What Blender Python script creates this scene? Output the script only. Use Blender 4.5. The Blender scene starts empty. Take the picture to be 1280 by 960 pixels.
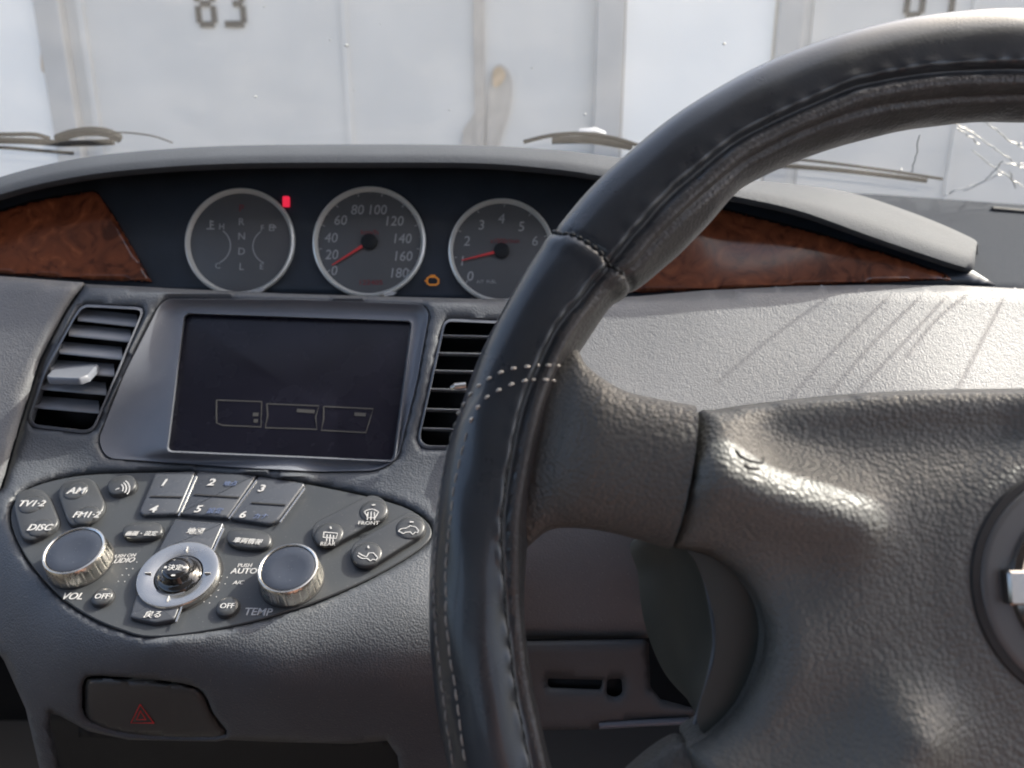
import bpy, bmesh, math, random
import numpy as np
from mathutils import Vector, Matrix
from mathutils.geometry import delaunay_2d_cdt
random.seed(4); rng = np.random.default_rng(7)
SC = bpy.context.scene; COL = SC.collection
F = 1000.0; PITCH = math.radians(17.4); CAM = np.array([0, 0, 1.25])
cp, sp = math.cos(PITCH), math.sin(PITCH)
RM = np.array([[1, 0, 0], [0, sp, -cp], [0, cp, sp]])      # camera axes -> world
def cw(v): return np.asarray(v, float) @ RM.T + CAM
def ray(px, py): return np.stack([(np.asarray(px, float) - 640) / F, (480 - np.asarray(py, float)) / F, -np.ones_like(np.asarray(px, float))], -1)
def W(px, py, z): return cw(ray(px, py) * np.asarray(z, float)[..., None])

# ------------------------------------------------------------------ materials
MATS = {}
def mat(name, col, rough=.5, metal=0., grain=None, gs=.3, var=.0, vscale=30, spec=.5, coat=0., emit=None, es=0., sheen=0, rvar=0., dust=0.):
    m = bpy.data.materials.new(name); m.use_nodes = True; nt = m.node_tree; N = nt.nodes; L = nt.links
    b = N['Principled BSDF']
    c = (*col, 1) if len(col) == 3 else col
    b.inputs['Base Color'].default_value = c; b.inputs['Roughness'].default_value = rough; b.inputs['Metallic'].default_value = metal
    b.inputs['Specular IOR Level'].default_value = spec; b.inputs['Coat Weight'].default_value = coat
    b.inputs['Coat Roughness'].default_value = .08
    tc = N.new('ShaderNodeTexCoord')
    if var or dust:
        n = N.new('ShaderNodeTexNoise'); n.inputs['Scale'].default_value = vscale; n.inputs['Detail'].default_value = 5
        L.new(tc.outputs['Object'], n.inputs['Vector'])
        r = N.new('ShaderNodeValToRGB'); r.color_ramp.elements[0].position = .35; r.color_ramp.elements[1].position = .68
        r.color_ramp.elements[0].color = tuple(x * (1 - var) for x in c[:3]) + (1,); r.color_ramp.elements[1].color = tuple(x * (1 + var) for x in c[:3]) + (1,)
        L.new(n.outputs['Fac'], r.inputs['Fac'])
        last = r.outputs['Color']
        if dust:
            n2 = N.new('ShaderNodeTexNoise'); n2.inputs['Scale'].default_value = 900; n2.inputs['Detail'].default_value = 1
            L.new(tc.outputs['Object'], n2.inputs['Vector'])
            r2 = N.new('ShaderNodeValToRGB'); r2.color_ramp.elements[0].position = .70; r2.color_ramp.elements[1].position = .76
            r2.color_ramp.elements[0].color = (0, 0, 0, 1); r2.color_ramp.elements[1].color = (dust,) * 3 + (1,)
            L.new(n2.outputs['Fac'], r2.inputs['Fac'])
            mx = N.new('ShaderNodeMix'); mx.data_type = 'RGBA'; L.new(r2.outputs['Color'], mx.inputs['Factor']); L.new(last, mx.inputs['A']); mx.inputs['B'].default_value = (.5, .48, .45, 1)
            last = mx.outputs['Result']
        L.new(last, b.inputs['Base Color'])
    if rvar:
        n = N.new('ShaderNodeTexNoise'); n.inputs['Scale'].default_value = 45; n.inputs['Detail'].default_value = 6
        L.new(tc.outputs['Object'], n.inputs['Vector'])
        mr = N.new('ShaderNodeMapRange'); mr.inputs['To Min'].default_value = max(.03, rough - rvar); mr.inputs['To Max'].default_value = min(1, rough + rvar)
        mr.inputs['From Min'].default_value = .3; mr.inputs['From Max'].default_value = .7
        L.new(n.outputs['Fac'], mr.inputs['Value']); L.new(mr.outputs['Result'], b.inputs['Roughness'])
    if grain:
        v = N.new('ShaderNodeTexVoronoi'); v.feature = 'SMOOTH_F1'; v.inputs['Scale'].default_value = grain; v.inputs['Smoothness'].default_value = .35
        dn = N.new('ShaderNodeTexNoise'); dn.inputs['Scale'].default_value = grain * .45; dn.inputs['Detail'].default_value = 2
        L.new(tc.outputs['Object'], dn.inputs['Vector'])
        ad = N.new('ShaderNodeMix'); ad.data_type = 'VECTOR'; ad.inputs['Factor'].default_value = .5 / grain
        L.new(tc.outputs['Object'], ad.inputs['A']); L.new(dn.outputs['Color'], ad.inputs['B'])
        L.new(ad.outputs['Result'], v.inputs['Vector'])
        n3 = N.new('ShaderNodeTexNoise'); n3.inputs['Scale'].default_value = grain * .25; n3.inputs['Detail'].default_value = 3
        L.new(tc.outputs['Object'], n3.inputs['Vector'])
        mm = N.new('ShaderNodeMath'); mm.operation = 'MULTIPLY_ADD'; L.new(v.outputs['Distance'], mm.inputs[0]); mm.inputs[1].default_value = -1
        L.new(n3.outputs['Fac'], mm.inputs[2])
        bu = N.new('ShaderNodeBump'); bu.inputs['Strength'].default_value = gs; bu.inputs['Distance'].default_value = .6 / grain
        L.new(mm.outputs[0], bu.inputs['Height']); L.new(bu.outputs['Normal'], b.inputs['Normal'])
    if emit: b.inputs['Emission Color'].default_value = (*emit, 1); b.inputs['Emission Strength'].default_value = es
    MATS[name] = m; return m
def wood():
    m = mat('burl_wood', (.2, .05, .02), .16, coat=.6); nt = m.node_tree; N = nt.nodes; L = nt.links; b = N['Principled BSDF']
    tc = N.new('ShaderNodeTexCoord')
    n = N.new('ShaderNodeTexNoise'); n.inputs['Scale'].default_value = 46; n.inputs['Detail'].default_value = 8; n.inputs['Distortion'].default_value = 2.2
    L.new(tc.outputs['Object'], n.inputs['Vector'])
    r = N.new('ShaderNodeValToRGB'); e = r.color_ramp.elements
    e[0].position = .33; e[0].color = (.085, .024, .013, 1); e[1].position = .72; e[1].color = (.30, .095, .04, 1)
    k = r.color_ramp.elements.new(.47); k.color = (.175, .052, .024, 1); k = r.color_ramp.elements.new(.58); k.color = (.21, .060, .027, 1)
    L.new(n.outputs['Fac'], r.inputs['Fac']); L.new(r.outputs['Color'], b.inputs['Base Color']); return m

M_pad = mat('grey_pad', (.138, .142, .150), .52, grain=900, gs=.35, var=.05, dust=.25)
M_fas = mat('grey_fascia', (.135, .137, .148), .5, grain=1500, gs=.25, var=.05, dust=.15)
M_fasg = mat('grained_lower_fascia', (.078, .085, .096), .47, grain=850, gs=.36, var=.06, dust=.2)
M_cowl = mat('cowl_soft_plastic', (.056, .062, .072), .72, spec=.22, grain=1100, gs=.4, var=.05)
M_dtop = mat('dash_top_plastic', (.028, .033, .042), .9, spec=.08, grain=1100, gs=.4)
M_bez = mat('bezel_satin', (.135, .146, .170), .38, grain=2400, gs=.08, var=.04, dust=.12)
M_face = mat('panel_face_plastic', (.043, .047, .051), .42, grain=2500, gs=.08, var=.08, vscale=12, dust=.12, rvar=.08)
M_btn = mat('button_plastic', (.044, .047, .051), .36, var=.06, dust=.15, rvar=.07)
M_key = mat('key_plastic', (.055, .06, .07), .28, var=.05, dust=.2, rvar=.08)
M_inst = mat('instrument_panel_smoked', (.026, .034, .047), .34, var=.15, rvar=.05)
M_dial = mat('dial_face', (.10, .10, .103), .45, var=.06)
M_ring = mat('dial_ring_chrome', (.78, .78, .74), .34, metal=.3)
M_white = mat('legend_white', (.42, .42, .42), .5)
M_dim = mat('legend_grey', (.38, .38, .38), .6)
M_faint = mat('legend_faint_blue', (.10, .13, .22), .5)
M_redl = mat('red_legend', (.22, .03, .035), .5)
M_needle = mat('needle_red', (.38, .03, .035), .4, emit=(1, .08, .08), es=.03)
M_redlamp = mat('red_warning_lamp', (.6, .02, .05), .3, emit=(1, .03, .08), es=.22)
M_ambl = mat('amber_warning_lamp', (.5, .2, .03), .3, emit=(1, .33, .05), es=.05)
M_screen = mat('screen_glass', (.012, .012, .020), .26, spec=.3, var=.25, vscale=14, rvar=.05)
M_scr2 = mat('screen_menu_line', (.05, .048, .045), .5, emit=(.8, .75, .65), es=.006)
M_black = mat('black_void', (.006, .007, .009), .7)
M_slat = mat('vent_slat', (.19, .20, .22), .35, rvar=.05)
M_silver = mat('silver_ring', (.46, .455, .44), .24, metal=.9, rvar=.05)
M_kside = mat('knob_metal', (.72, .69, .62), .26, metal=1, rvar=.06)
M_kcap = mat('knob_cap', (.032, .038, .052), .22, dust=.08, var=.05)
M_joy = mat('joystick_gloss', (.012, .012, .013), .1, coat=.5)
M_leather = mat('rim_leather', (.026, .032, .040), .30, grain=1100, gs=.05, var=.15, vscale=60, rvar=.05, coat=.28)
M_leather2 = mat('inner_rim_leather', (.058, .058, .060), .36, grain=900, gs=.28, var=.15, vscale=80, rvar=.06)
M_spoke = mat('spoke_leather_plastic', (.100, .099, .093), .44, grain=760, gs=.50, var=.08, dust=.1)
M_hub = mat('airbag_cover_plastic', (.130, .134, .128), .46, grain=760, gs=.50, var=.07, dust=.1)
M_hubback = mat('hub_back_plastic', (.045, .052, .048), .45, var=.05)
M_thr = mat('white_thread', (.62, .60, .55), .6)
M_thr2 = mat('worn_thread', (.30, .29, .27), .6)
M_dthr = mat('dark_thread', (.02, .025, .028), .6)
M_disc = mat('emblem_disc', (.12, .122, .122), .4)
M_groove = mat('dark_groove', (.02, .02, .021), .6)
M_chrome = mat('chrome', (.30, .285, .27), .16, metal=1)
M_low = mat('lower_panel_plastic', (.070, .074, .078), .5, grain=1500, gs=.2, var=.05)
M_haz = mat('hazard_button', (.06, .058, .055), .42, var=.05)
M_hazr = mat('hazard_red', (.75, .06, .06), .45)
M_wood = wood()
M_door = mat('garage_door_paint', (.65, .64, .61), .6, var=.03, vscale=3)
M_doorf = mat('garage_frame_paint', (.49, .485, .47), .6, var=.08, vscale=3)
M_pier = mat('garage_whitewash', (.93, .92, .88), .8, var=.03, vscale=2)
M_rust = mat('rust_stain', (.47, .435, .39), .9, var=.12, vscale=9)
M_rusto = mat('rust_spot', (.55, .42, .28), .9, var=.2, vscale=20)
M_num = mat('stencil_paint', (.035, .033, .03), .8, var=.4, vscale=9)
M_ground = mat('asphalt', (.21, .20, .19), .9, grain=60, gs=.5, var=.2, vscale=2)
M_body = mat('white_car_paint', (.70, .71, .73), .25, coat=.6)
M_trim = mat('black_trim', (.03, .03, .03), .5, grain=400, gs=.3)
M_wip = mat('wiper_black', (.018, .018, .018), .8, spec=.08, var=.3, vscale=60)
M_roofl = mat('unseen_headliner', (.38, .41, .46), .9)
M_inn = mat('cabin_trim', (.09, .085, .08), .7)
M_seat = mat('seat_fabric_rust', (.22, .125, .10), .9, var=.15)
M_chip = mat('glass_crack', (.62, .63, .6), .15, spec=1)
def glass():
    m = bpy.data.materials.new('windshield_glass'); m.use_nodes = True; nt = m.node_tree; N = nt.nodes; L = nt.links
    N.remove(N['Principled BSDF']); out = N['Material Output']
    t = N.new('ShaderNodeBsdfTransparent'); t.inputs['Color'].default_value = (.93, .95, .93, 1)
    g = N.new('ShaderNodeBsdfGlossy'); g.inputs['Roughness'].default_value = .02; g.inputs['Color'].default_value = (1, 1, 1, 1)
    d = N.new('ShaderNodeBsdfTranslucent'); d.inputs['Color'].default_value = (.8, .78, .72, 1)
    fr = N.new('ShaderNodeFresnel'); fr.inputs['IOR'].default_value = 1.2
    m1 = N.new('ShaderNodeMixShader'); L.new(fr.outputs[0], m1.inputs[0]); L.new(t.outputs[0], m1.inputs[1]); L.new(g.outputs[0], m1.inputs[2])
    tc = N.new('ShaderNodeTexCoord'); n = N.new('ShaderNodeTexNoise'); n.inputs['Scale'].default_value = 14; n.inputs['Detail'].default_value = 8
    L.new(tc.outputs['Object'], n.inputs['Vector']); mr = N.new('ShaderNodeMapRange'); mr.inputs['From Min'].default_value = .4; mr.inputs['From Max'].default_value = .8
    mr.inputs['To Min'].default_value = .03; mr.inputs['To Max'].default_value = .055; L.new(n.outputs['Fac'], mr.inputs['Value'])
    m2 = N.new('ShaderNodeMixShader'); L.new(mr.outputs['Result'], m2.inputs[0]); L.new(m1.outputs[0], m2.inputs[1]); L.new(d.outputs[0], m2.inputs[2])
    L.new(m2.outputs[0], out.inputs['Surface']); return m
M_glass = glass()

# ------------------------------------------------------------------ object helpers
def empty(name, loc, label, cat, group=None):
    o = bpy.data.objects.new(name, None); COL.objects.link(o); o.location = loc; o.empty_display_size = .05
    o['label'] = label; o['category'] = cat
    if group: o['group'] = group
    return o
def wloc(o):
    v = Vector((0, 0, 0))
    while o: v = v + o.location; o = o.parent
    return v
def mesh_obj(name, verts, faces, m, parent=None, angle=40, solid=None, label=None, flip=False):
    V = np.array(verts, float); c = (V.min(0) + V.max(0)) / 2
    me = bpy.data.meshes.new(name)
    if flip: faces = [tuple(reversed(f)) for f in faces]
    me.from_pydata([tuple(v) for v in (V - c)], [], [tuple(int(i) for i in f) for f in faces]); me.validate(); me.update()
    me.materials.append(m); me.polygons.foreach_set('use_smooth', [True] * len(me.polygons))
    if angle < 180: me.set_sharp_from_angle(angle=math.radians(angle))
    o = bpy.data.objects.new(name, me); COL.objects.link(o); o.location = Vector(c)
    if parent: o.parent = parent; o.location = Vector(c) - wloc(parent)
    if solid: s = o.modifiers.new('thickness', 'SOLIDIFY'); s.thickness = solid; s.offset = -1
    if label: o['label'] = label
    return o
def catmull(P, n=8, closed=False):
    P = np.array(P, float); N = len(P); out = []
    rngk = range(N if closed else N - 1)
    for i in rngk:
        if closed: p0, p1, p2, p3 = P[(i - 1) % N], P[i], P[(i + 1) % N], P[(i + 2) % N]
        else: p0, p1, p2, p3 = P[max(i - 1, 0)], P[i], P[i + 1], P[min(i + 2, N - 1)]
        for k in range(n):
            t = k / n
            out.append(.5 * ((2 * p1) + (-p0 + p2) * t + (2 * p0 - 5 * p1 + 4 * p2 - p3) * t * t + (-p0 + 3 * p1 - 3 * p2 + p3) * t ** 3))
    if not closed: out.append(P[-1])
    return np.array(out)
def densify(P, step, closed=True):
    P = np.array(P, float); out = []
    n = len(P)
    for i in range(n if closed else n - 1):
        a, b = P[i], P[(i + 1) % n]; k = max(1, int(round(np.linalg.norm(b - a) / step)))
        for j in range(k): out.append(a + (b - a) * j / k)
    if not closed: out.append(P[-1])
    return np.array(out)
def roundpoly(P, r, seg=5):
    """round the corners of a closed polygon"""
    P = np.array(P, float); n = len(P); out = []
    for i in range(n):
        a, b, c = P[i - 1], P[i], P[(i + 1) % n]; da, dc = np.linalg.norm(a - b), np.linalg.norm(c - b)
        rr = min(r, da * .45, dc * .45); p = b + (a - b) / da * rr; q = b + (c - b) / dc * rr
        for k in range(seg + 1):
            t = k / seg; out.append((1 - t) ** 2 * p + 2 * t * (1 - t) * b + t * t * q)
    return np.array(out)
def inside(P, poly):
    x, y = P[:, 0], P[:, 1]; r = np.zeros(len(P), bool); n = len(poly)
    for i in range(n):
        x1, y1 = poly[i]; x2, y2 = poly[(i + 1) % n]
        if y1 == y2: continue
        c = ((y1 > y) != (y2 > y)) & (x < (x2 - x1) * (y - y1) / (y2 - y1) + x1); r ^= c
    return r
def edist(P, poly, closed=True):
    d = np.full(len(P), 1e9); n = len(poly)
    for i in range(n if closed else n - 1):
        a = np.array(poly[i], float); b = np.array(poly[(i + 1) % n], float); ab = b - a; L2 = ab @ ab
        if L2 < 1e-18: continue
        t = np.clip(((P - a) @ ab) / L2, 0, 1); d = np.minimum(d, np.linalg.norm(P - (a + t[:, None] * ab), axis=1))
    return d
def rbf(ctrl):
    C = np.array(ctrl, float); X = C[:, :2] / 300; n = len(C)
    def k(r): return np.where(r > 1e-9, r * r * np.log(r + 1e-12), 0)
    D = np.linalg.norm(X[:, None] - X[None], axis=2); A = np.zeros((n + 3, n + 3)); A[:n, :n] = k(D) + np.eye(n) * 1e-4
    A[:n, n] = 1; A[:n, n + 1:] = X; A[n, :n] = 1; A[n + 1:, :n] = X.T
    w = np.linalg.solve(A, np.concatenate([C[:, 2], np.zeros(3)]))
    def f(P):
        P = np.asarray(P, float) / 300; D = np.linalg.norm(P[:, None] - X[None], axis=2)
        return k(D) @ w[:n] + w[n] + P @ w[n + 1:]
    return f
def tri_mesh2d(outline, holes, step):
    outs = [np.array(outline)] + [np.array(h) for h in holes]
    lo, hi = outs[0].min(0), outs[0].max(0)
    gx, gy = np.meshgrid(np.arange(lo[0], hi[0], step), np.arange(lo[1], hi[1], step)); gx = gx + (np.arange(gx.shape[0]) % 2)[:, None] * step / 2
    G = np.stack([gx.ravel(), gy.ravel()], 1); keep = inside(G, outs[0])
    for h in outs[1:]: keep &= ~inside(G, h)
    G = G[keep]
    for o in outs: G = G[edist(G, o) > step * .55]
    pts = []; edges = []
    for o in outs:
        s = len(pts); pts += [tuple(p) for p in o]; edges += [(s + i, s + (i + 1) % len(o)) for i in range(len(o))]
    pts += [tuple(p) for p in G]
    v, e, f, *_ = delaunay_2d_cdt([Vector(p) for p in pts], edges, [], 0, step * 1e-3)
    V = np.array([tuple(p) for p in v]); Fc = [tuple(x) for x in f]
    cen = np.array([V[list(x)].mean(0) for x in Fc]); k = inside(cen, outs[0])
    for h in outs[1:]: k &= ~inside(cen, h)
    return V, [fc for fc, q in zip(Fc, k) if q]
def sheet(name, outline, zf, m, parent, holes=(), step=9, thick=.003, rnd=0, hrnd=0, angle=60, edgestep=None, label=None, off=0.):
    es = edgestep or step
    ol = densify(outline, es); hs = [densify(h, es) for h in holes]
    V, Fc = tri_mesh2d(ol, hs, step)
    z = zf(V) - off
    if rnd:
        d = np.clip(edist(V, ol) / rnd, 0, 1); z = z + rnd * z / F * (1 - np.sqrt(np.clip(1 - (1 - d) ** 2, 0, 1)))
    if hrnd:
        for h in hs:
            d = np.clip(edist(V, h) / hrnd, 0, 1); z = z + hrnd * z / F * (1 - np.sqrt(np.clip(1 - (1 - d) ** 2, 0, 1)))
    P = W(V[:, 0], V[:, 1], z)
    # orient towards the camera
    a, b, c = (P[list(Fc[0])]); nrm = np.cross(b - a, c - a); fl = nrm @ (CAM - a) < 0
    return mesh_obj(name, P, Fc, m, parent, angle, solid=thick, label=label, flip=fl)
def grid_obj(name, G, m, parent=None, closeu=False, closev=False, angle=60, solid=None, flip=False, caps=False, label=None):
    G = np.array(G); a, b = G.shape[:2]; fs = []
    for i in range(a if closeu else a - 1):
        for j in range(b if closev else b - 1):
            fs.append((i * b + j, ((i + 1) % a) * b + j, ((i + 1) % a) * b + (j + 1) % b, i * b + (j + 1) % b))
    if caps: fs.append(tuple(range(b))[::-1]); fs.append(tuple((a - 1) * b + j for j in range(b)))
    return mesh_obj(name, G.reshape(-1, 3), fs, m, parent, angle, solid=solid, flip=flip, label=label)
class Plane:
    def __init__(s, px, py, z, n, ux=(1, 0, 0)):
        s.o = ray(px, py) * z; n = np.array(n, float); s.n = n / np.linalg.norm(n); u = np.array(ux, float); u -= s.n * (u @ s.n); s.u = u / np.linalg.norm(u); s.v = np.cross(s.n, s.u)
    def loc(s, px, py, h=0.):
        """plane coordinates of the pixel at height h above the plane"""
        r = ray(px, py); t = ((s.o + s.n * h) @ s.n) / (r @ s.n); p = r * np.asarray(t)[..., None] - s.o
        return np.stack([p @ s.u, p @ s.v], -1)
    def pt(s, uv, h=0.):
        uv = np.asarray(uv, float); return cw(s.o + uv[..., :1] * s.u + uv[..., 1:2] * s.v + np.asarray(h, float)[..., None] * s.n if np.ndim(h) else s.o + uv[..., :1] * s.u + uv[..., 1:2] * s.v + h * s.n)
def inset(P, d):
    P = np.array(P); n = len(P); A = np.roll(P, 1, 0); B = np.roll(P, -1, 0)
    e1 = P - A; e2 = B - P; e1 /= np.linalg.norm(e1, axis=1)[:, None] + 1e-12; e2 /= np.linalg.norm(e2, axis=1)[:, None] + 1e-12
    t = e1 + e2; t /= np.linalg.norm(t, axis=1)[:, None] + 1e-12; nn = np.stack([-t[:, 1], t[:, 0]], 1)
    area = .5 * np.sum(P[:, 0] * B[:, 1] - B[:, 0] * P[:, 1]); c = np.clip(np.sum(e1 * t, 1), .5, 1)
    return P + nn * (d / c)[:, None] * (1 if area > 0 else -1)
def stack_obj(name, plane, uv, rings, m, parent=None, angle=35, label=None, capfan=True):
    """polygon extruded through rings [(inset, height), ...]; the last ring is capped"""
    uv = np.array(uv); B = np.roll(uv, -1, 0)
    if np.sum(uv[:, 0] * B[:, 1] - B[:, 0] * uv[:, 1]) < 0: uv = uv[::-1]
    vs = []; fs = []; n = len(uv)
    for d, h in rings: vs += list(plane.pt(inset(uv, d) if d else uv, h))
    for i in range(len(rings) - 1):
        for j in range(n): k = (j + 1) % n; fs.append((i * n + j, i * n + k, (i + 1) * n + k, (i + 1) * n + j))
    fs.append(tuple(range(n))[::-1]); fs.append(tuple((len(rings) - 1) * n + j for j in range(n)))
    return mesh_obj(name, vs, fs, m, parent, angle, label=label)
def circ(c, r, n=48, ry=None, rot=0):
    a = np.linspace(0, 2 * np.pi, n, endpoint=False); x = r * np.cos(a); y = (ry or r) * np.sin(a)
    return np.stack([c[0] + x * math.cos(rot) - y * math.sin(rot), c[1] + x * math.sin(rot) + y * math.cos(rot)], 1)
def ring_obj(name, plane, c, prof, m, parent, n=64, closed=True, angle=40, a0=0, a1=2 * math.pi, label=None):
    """lathe of (radius, height) profile about plane normal"""
    full = abs(a1 - a0 - 2 * math.pi) < 1e-6; a = np.linspace(a0, a1, n, endpoint=not full)
    G = np.array([[plane.pt(np.array([c[0] + r * math.cos(t), c[1] + r * math.sin(t)]), h) for r, h in prof] for t in a])
    return grid_obj(name, G, m, parent, closeu=full, closev=closed, angle=angle, label=label)
FONT_DG = None
def text(name, s, plane, px, py, hpx, m, parent, h=0., shear=0., rot=0., sx=1., ext=.00012, bold=0., label=None):
    cu = bpy.data.curves.new(name, 'FONT'); cu.body = s; cu.size = 1; cu.extrude = 0; cu.resolution_u = 3; cu.offset = bold
    o = bpy.data.objects.new(name, cu); COL.objects.link(o); dg = bpy.context.evaluated_depsgraph_get(); dg.update()
    me = bpy.data.meshes.new_from_object(o.evaluated_get(dg)); bpy.data.objects.remove(o)
    V = np.array([v.co[:2] for v in me.vertices]); fs = [tuple(p.vertices) for p in me.polygons]
    lo, hi = V.min(0), V.max(0); c = (lo + hi) / 2
    V = (V - c) / max(hi[1] - lo[1], 1e-6)
    V[:, 0] = V[:, 0] * sx + V[:, 1] * shear
    cr, sr = math.cos(rot), math.sin(rot); V = V @ np.array([[cr, sr], [-sr, cr]])
    c0 = plane.loc(px, py, h); up = plane.loc(px, py - hpx / 2, h); dn = plane.loc(px, py + hpx / 2, h); k = abs(up[1] - dn[1])
    P = plane.pt(V * k + c0, h)
    n = len(P); nrm = cw(plane.n) - CAM
    allv = np.concatenate([P, P - nrm * (ext + .0002)])
    me2 = bpy.data.meshes.new('t')
    # side walls from the outline edges
    cnt = {}
    for f in fs:
        for i in range(len(f)):
            e = (f[i], f[(i + 1) % len(f)]); cnt[e] = cnt.get(e, 0) + 1
    sides = [(a, b) for (a, b) in cnt if (b, a) not in cnt]
    F2 = fs + [(b, a, a + n, b + n) for a, b in sides]
    bpy.data.meshes.remove(me); bpy.data.meshes.remove(me2)
    return mesh_obj(name, allv, F2, m, parent, 30, label=label)
def bars(name, plane, segs, wpx, m, parent, h, hh=.00025, k=None, label=None):
    """flat strokes (polyline list in px) on a plane, one mesh"""
    vs = []; fs = []
    for seg in segs:
        P = plane.loc(np.array([p[0] for p in seg], float), np.array([p[1] for p in seg], float), h)
        w = wpx * abs(plane.o[2]) / F / 2
        t = np.gradient(P, axis=0); t /= np.linalg.norm(t, axis=1)[:, None] + 1e-12; nn = np.stack([-t[:, 1], t[:, 0]], 1)
        A, B = P + nn * w, P - nn * w; s = len(vs); n = len(P)
        for q, hq in ((A, h), (B, h), (A, h - hh), (B, h - hh)): vs += list(plane.pt(q, hq))
        for i in range(n - 1):
            fs += [(s + n + i, s + n + i + 1, s + i + 1, s + i), (s + i, s + i + 1, s + 2 * n + i + 1, s + 2 * n + i), (s + 3 * n + i, s + 3 * n + i + 1, s + n + i + 1, s + n + i)]
        fs += [(s, s + 2 * n, s + 3 * n, s + n), (s + n - 1, s + 2 * n - 1, s + 4 * n - 1, s + 3 * n - 1)]
    return mesh_obj(name, vs, fs, m, parent, 30, label=label)
def tube(path, r, n=8):
    path = np.array(path, float); T = np.gradient(path, axis=0); T /= np.linalg.norm(T, axis=1)[:, None] + 1e-12
    ref = np.array([.31, .22, .92]); G = []
    for i, (p, t) in enumerate(zip(path, T)):
        a = np.cross(t, ref); a /= np.linalg.norm(a); b = np.cross(t, a); rr = r[i] if np.ndim(r) else r
        G.append([p + rr * (math.cos(q) * a + math.sin(q) * b) for q in np.linspace(0, 2 * np.pi, n, endpoint=False)])
    return np.array(G)
class MB:
    def __init__(s): s.v = []; s.f = []
    def grid(s, G, closev=True, caps=True):
        G = np.array(G); a, b = G.shape[:2]; o = len(s.v); s.v += list(G.reshape(-1, 3))
        for i in range(a - 1):
            for j in range(b if closev else b - 1): s.f.append((o + i * b + j, o + (i + 1) * b + j, o + (i + 1) * b + (j + 1) % b, o + i * b + (j + 1) % b))
        if caps: s.f.append(tuple(o + j for j in range(b))[::-1]); s.f.append(tuple(o + (a - 1) * b + j for j in range(b)))
    def tube(s, path, r, n=8): s.grid(tube(path, r, n))
    def box(s, lo, hi):
        o = len(s.v); x0, y0, z0 = lo; x1, y1, z1 = hi
        s.v += [np.array(p) for p in ((x0, y0, z0), (x1, y0, z0), (x1, y1, z0), (x0, y1, z0), (x0, y0, z1), (x1, y0, z1), (x1, y1, z1), (x0, y1, z1))]
        s.f += [tuple(o + i for i in q) for q in ((0, 3, 2, 1), (4, 5, 6, 7), (0, 1, 5, 4), (1, 2, 6, 5), (2, 3, 7, 6), (3, 0, 4, 7))]
    def build(s, name, m, parent=None, angle=40, label=None): return mesh_obj(name, s.v, s.f, m, parent, angle, label=label)
def bevel(o, w, seg=2):
    b = o.modifiers.new('soft_edge', 'BEVEL'); b.width = w; b.segments = seg; b.limit_method = 'ANGLE'; b.angle_limit = math.radians(40); return o
def tag(o, label, cat, group=None, kind=None):
    o['label'] = label; o['category'] = cat
    if group: o['group'] = group
    if kind: o['kind'] = kind
    return o

# ================================================================== DASHBOARD
dash = empty('dashboard', tuple(W(365, 960, .50)), 'grey car dashboard with wood trim, dark screen and instrument dials behind the steering wheel', 'dashboard')
# the flat control panel plane, and the screen plane
CP = Plane(270, 690, .480, (0, 1.15, 1)); SP = Plane(365, 480, .530, (0, .35, 1)); 
def cpz(px, py):
    r = ray(px, py); return (CP.o @ CP.n) / (r @ CP.n)
ctrl = [(100, 356, .560), (365, 368, .556), (662, 376, .560), (230, 362, .557), (500, 372, .557),
        (120, 460, .540), (20, 560, .534), (365, 588, .520), (560, 480, .535), (620, 590, .523), (540, 560, .527)]
for p in ((8, 640), (90, 590), (250, 588), (400, 604), (545, 655), (470, 718), (330, 770), (205, 802), (100, 762), (30, 690)): ctrl.append((*p, float(cpz(*p))))
ctrl += [(-60, 700, .505), (0, 800, .468), (200, 850, .441), (340, 850, .438), (480, 850, .446), (60, 850, .452), (600, 860, .462), (560, 760, .458), (50, 960, .480), (220, 975, .492), (400, 975, .492), (600, 975, .50)]
fz = rbf(ctrl)
recess = roundpoly([(204, 374), (156, 469), (124, 551), (134, 572), (300, 584), (400, 589), (470, 588), (496, 575), (520, 480), (536, 392), (528, 381), (380, 375)], 14)
lvent = roundpoly([(104, 381), (181, 385), (173, 404), (118, 535), (108, 541), (41, 533), (36, 524), (57, 461), (94, 394)], 9)
rvent = roundpoly([(556, 399), (650, 403), (625, 470), (600, 560), (530, 560), (522, 550), (540, 470)], 9)
cpo = catmull([(20, 622), (45, 606), (95, 594), (160, 590), (250, 590), (330, 595), (400, 607), (470, 622), (515, 637), (540, 660), (528, 684), (470, 720), (400, 751), (355, 766), (318, 777), (250, 791), (188, 797), (150, 788), (112, 772), (75, 747), (44, 714), (25, 686), (12, 650)], 4, True)
fas_out = [(107, 355), (150, 357), (230, 361), (360, 367), (500, 371), (625, 374), (662, 376), (640, 440), (612, 520), (594, 620), (592, 700), (600, 760), (500, 745), (420, 746)]
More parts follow.
